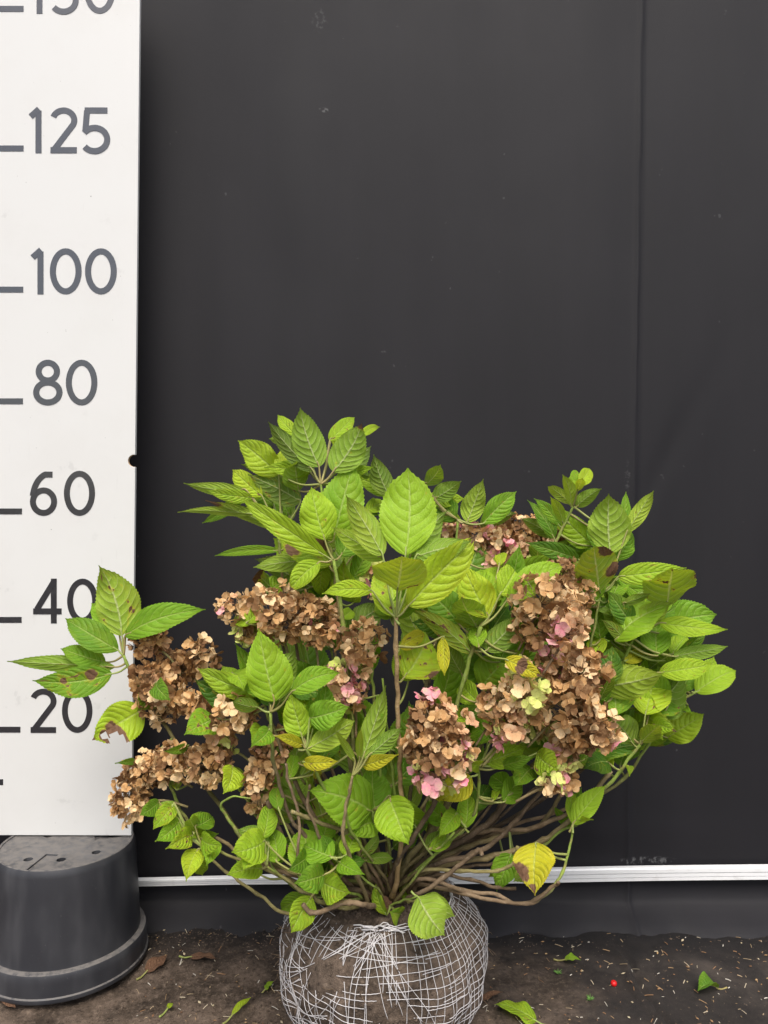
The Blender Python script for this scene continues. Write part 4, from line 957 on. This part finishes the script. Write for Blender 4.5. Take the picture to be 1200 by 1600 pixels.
for hi, (hx, hy, rx, ry, d, pal, sk) in enumerate(heads):
    c = P(hx, hy, d); k = .90 * d / F; ex, ez = rx * k, ry * k; ey = min(.045, (ex + ez) / 2)
    # peduncle with branching rays
    mb = MB(); stalk = c + Vector((-.25 * c.x * 0, .012, -ez * .9)); ft = CROWN + Vector((c.x * .35, (c.y - 1.19) * .5, .10))
    bx = c + (ft - c).normalized() * (.05 + ez)
    col = lerp(TAN, GRN, rf.uniform(0, .45))
    mb.tube(spline([bx, (bx + c) / 2 + Vector((.004, .006, 0)), c + Vector((0, .004, -ez * .35))], 5), .0019, 5, att=[col] * 11)
    area = 4 * math.pi * ((ex*ey)**1.6/3 + (ex*ez)**1.6/3 + (ey*ez)**1.6/3) ** (1/1.6)
    step = {'n': .0135, 's': .0098, 'b': .0165}[sk]
    n = max(7, int(area / step ** 2)); fl = []
    for i in range(n):
        zz = 1 - 2 * (i + .5) / n; t = i * 2.39996 + rf.uniform(-.3, .3); rr = math.sqrt(1 - zz * zz)
        u = Vector((rr * math.cos(t), rr * math.sin(t), zz)); sc = rf.uniform(.70, 1.0) * (1.06 + .42 * noise.noise(Vector((u.x * 1.9 + hi * 3.7, u.y * 1.9, u.z * 1.9))))
        if noise.noise(Vector((u.x * 2.6, u.y * 2.6 + hi * 5.1, u.z * 2.6))) > .42: continue
        p = c + Vector((u.x * ex, u.y * ey, u.z * ez)) * sc
        nn = (Vector((u.x / ex, u.y / ey, u.z / ez)).normalized() + Vector((rf.uniform(-1, 1), rf.uniform(-1, 1), rf.uniform(-1, 1))) * .85).normalized()
        mat = rf.choice(PAL[pal]); fl.append((p, nn, mat, sk, rf.randrange({'n': 10, 's': 8, 'b': 6}[sk]), rf.uniform(0, 6.28), rf.uniform(.62, 1.22)))
        if i % 2 == 0: mb.tube([c + Vector((0, .004, -ez * .3)), (c + p) / 2 + Vector((0, 0, -.004)), p - nn * .001], .00055, 3, att=[lerp(col, (.25, .16, .10), .5)] * 3)
    ho = mb.build('flower_head', M_STEM, plant, attr='tint', loc=c); ho.location = c - BC; hobs.append(ho)
    for f in fl:
        p, nn = f[0], f[1]; tocam = (CAMV - p).normalized(); front = (p - c).dot(tocam) / max(.012, (ex + ez) / 2)
        cand.append((front + (1.25 - d) * 2.0 + (.3 if sk == 'b' else 0), hi, c, f))
cand.sort(key=lambda q: -q[0])
rest = MB()
for rank, (sc_, hi, c, (p, nn, mat, sk, idx, tw_, s)) in enumerate(cand):
    q = nn.to_track_quat('Z', 'Y').to_matrix() @ Matrix.Rotation(tw_, 3, 'Z')
    if rank < 300:
        o = link('floret', floret_data(sk, idx, mat), hobs[hi]); o.matrix_local = Matrix.Translation(p - c) @ q.to_4x4() @ Matrix.Scale(s, 4)
    else:
        mb = {'n': FLO, 's': FLS, 'b': FLB}[sk][idx]; rest.add([p + q @ (Vector(v) * s) for v in mb.v], mb.f, mat)
tag(local(rest.build('florets', M_SEP, plant)), 'dried papery florets of the flower heads', kind='stuff')

# ------------------------------------------------------------ litter on the ground
rl = random.Random(8)
M_STRAW = attr_material('straw', .8, 300, .3, .2)
def ground_pt(x, y, up=0.0): return Vector((x, y, ground_z(x, y) + up))
mb = MB()
for k in range(460):
    pxx, pyy = rl.uniform(200, 1200), 1415 + 190 * rl.random() ** .8
    g = G(pxx, pyy)
    a = rl.uniform(0, 3.14); L = rl.choice([.003, .004, .006, .009, .014]) * rl.uniform(.6, 1.2); d = Vector((math.cos(a), math.sin(a), 0))
    p0, p1 = ground_pt(g.x - d.x*L/2, g.y - d.y*L/2, .0012), ground_pt(g.x + d.x*L/2, g.y + d.y*L/2, .0012)
    pm = (p0 + p1) / 2 + Vector((rl.uniform(-.05, .05) * L, 0, .0004))
    col = rl.choice([(.42, .32, .20), (.55, .47, .34), (.26, .15, .08), (.33, .22, .12), (.62, .58, .50)])
    mb.tube([p0, pm, p1], rl.uniform(.0003, .0008), 4, att=[col] * 3)
for k in range(160):           # crumbled leaf scraps
    g = G(rl.uniform(190, 1200), 1420 + 180 * rl.random()); p = ground_pt(g.x, g.y, .002); s = rl.uniform(.0015, .0042)
    a = rl.uniform(0, 6.3); u = Vector((math.cos(a), math.sin(a), rl.uniform(-.2, .4))) * s; w = Vector((-math.sin(a), math.cos(a), rl.uniform(-.2, .4))) * s * .6
    col = rl.choice([(.30, .18, .09), (.42, .28, .14), (.50, .42, .28), (.20, .11, .06)])
    mb.add([p - u, p - w, p + u, p + w, p + Vector((0, 0, .0012))], [(0, 1, 4), (1, 2, 4), (2, 3, 4), (3, 0, 4)], 0, [col] * 5)
tag(mb.build('plant_litter', M_STRAW, smooth=False, attr='tint'), 'pale straw bits and leaf crumbs scattered on the soil', 'litter', kind='stuff')
mb = MB()
for k in range(5200):
    if k < 3600: pxx, pyy = rl.gauss(360, 190), 1425 + 190 * rl.random()
    else: pxx, pyy = rl.uniform(200, 1200), 1432 + 180 * rl.random() ** 2.2
    g = G(pxx, min(1640, pyy))
    if (g - Vector((PC.x, PC.y, 0))).length < .15 or g.y > 1.525: continue
    r = rl.uniform(.0008, .0026) * (1 if k < 3600 else .6) * (2.0 if rl.random() < .03 else 1)
    crumb(mb, ground_pt(g.x, g.y, r * .3), r, rl)
tag(mb.build('soil_crumbs', M_SOIL, smooth=False), 'loose crumbs of dark soil strewn over the ground', 'soil', kind='stuff')

def fallen(name, px0, py0, px1, py1, wpx, kind, label, lift=.006, **kw):
    b, t = G(px0, py0), G(px1, py1); b = ground_pt(b.x, b.y, lift); t = ground_pt(t.x, t.y, lift + .004); w = wpx / F * b.y
    root = empty(name, ground_pt(b.x, b.y)); save = Vector(BC)
    ob = make_leaf(None, b, t, w, 'u', kind, 0, kw.pop('bow', .06), kw.pop('fold', .15), kw.pop('br', .2), b - (t - b).normalized() * .02, tipbrown=kw.pop('tb', 0), name=name)
    bpy.data.objects.remove(root)
    ob.parent = None; ob.location = b
    ob.name = name; tag(ob, label, 'leaf'); return ob
# flat leaves: give make_leaf a view from above so that the blade lies on the ground
_cv = Vector(CAMV); CAMV.xyz = (0, 1.1, 6)
fallen('fallen_leaf', 838, 1590, 772, 1575, 40, 'b', 'green fallen leaf lying on the soil beside the netted root ball', br=.3)
fallen('fallen_leaf', 882, 1493, 908, 1498, 18, 'b', 'small folded green leaf scrap on the dark ground cloth', fold=.6, br=.1)
fallen('fallen_leaf', 228, 1512, 262, 1492, 26, 'o', 'crumpled reddish brown dead leaf beside the upturned pot', br=.9, tb=2.6, fold=.5)
fallen('fallen_leaf', 296, 1492, 338, 1496, 18, 'o', 'flat brown dead leaf on soil near the crumpled one', br=.9, tb=2.6)
fallen('fallen_leaf', 746, 1562, 786, 1553, 14, 'o', 'narrow tan dry leaf touching the root ball', br=.9, tb=2.6, fold=.5)
fallen('fallen_leaf', 362, 1580, 392, 1558, 12, 'y', 'thin yellow green leaf sliver with a long stalk on soil', fold=.5)
fallen('fallen_leaf', 414, 1536, 428, 1532, 12, 'b', 'tiny bright green leaf fragment left of the root ball', fold=.3)
fallen('fallen_leaf', 262, 1570, 270, 1563, 9, 'y', 'tiny yellow leaf fragment on soil before the pot', fold=.3)
fallen('fallen_leaf', 4, 1560, 24, 1572, 16, 'o', 'orange brown leaf scrap at the foot of the pot', br=.9, tb=2.6)
CAMV.xyz = _cv
# curled green leaf
CAMV.xyz = (0, 1.1, 6)
cl = fallen('curled_leaf', 1122, 1536, 1090, 1545, 26, 'd', 'small rolled dark green leaf lying on the bare ground cloth', lift=.003, fold=1.5, bow=.16, br=0)
CAMV.xyz = _cv
# red berry
g = G(959, 1533); bm = bmesh.new(); bmesh.ops.create_uvsphere(bm, u_segments=20, v_segments=14, radius=.0052)
for v in bm.verts:
    if v.co.z > .0042: v.co.z -= .0012
    v.co.x *= 1.05
me = bpy.data.meshes.new('berry'); bm.to_mesh(me); bm.free(); me.materials.append(plain('berry_red', (.62, .012, .012), .25, .6, .3, 200, (.35, .01, .01)))
for p in me.polygons: p.use_smooth = True
tag(link('berry', me, loc=ground_pt(g.x, g.y, .004)), 'single bright red berry on the dark ground', 'berry')
# little moss-green sprigs
for (sx, sy), lab in (((872, 1510), 'small spiky green sprig beside the folded leaf scrap'), ((922, 1555), 'small spiky green sprig below the red berry')):
    g = G(sx, sy); mb = MB(); o = ground_pt(g.x, g.y, .002)
    for i in range(16):
        a = 6.28 * i / 16 + rl.uniform(-.2, .2); d = Vector((math.cos(a), math.sin(a), rl.uniform(.15, .8))).normalized() * rl.uniform(.006, .011)
        mb.tube([o, o + d * .5 + Vector((0, 0, .001)), o + d], [.0007, .0007, .0002], 4, att=[(.10, .22, .04)] * 3)
    tag(mb.build('moss_sprig', M_PET, attr='tint', loc=o), lab, 'sprig')
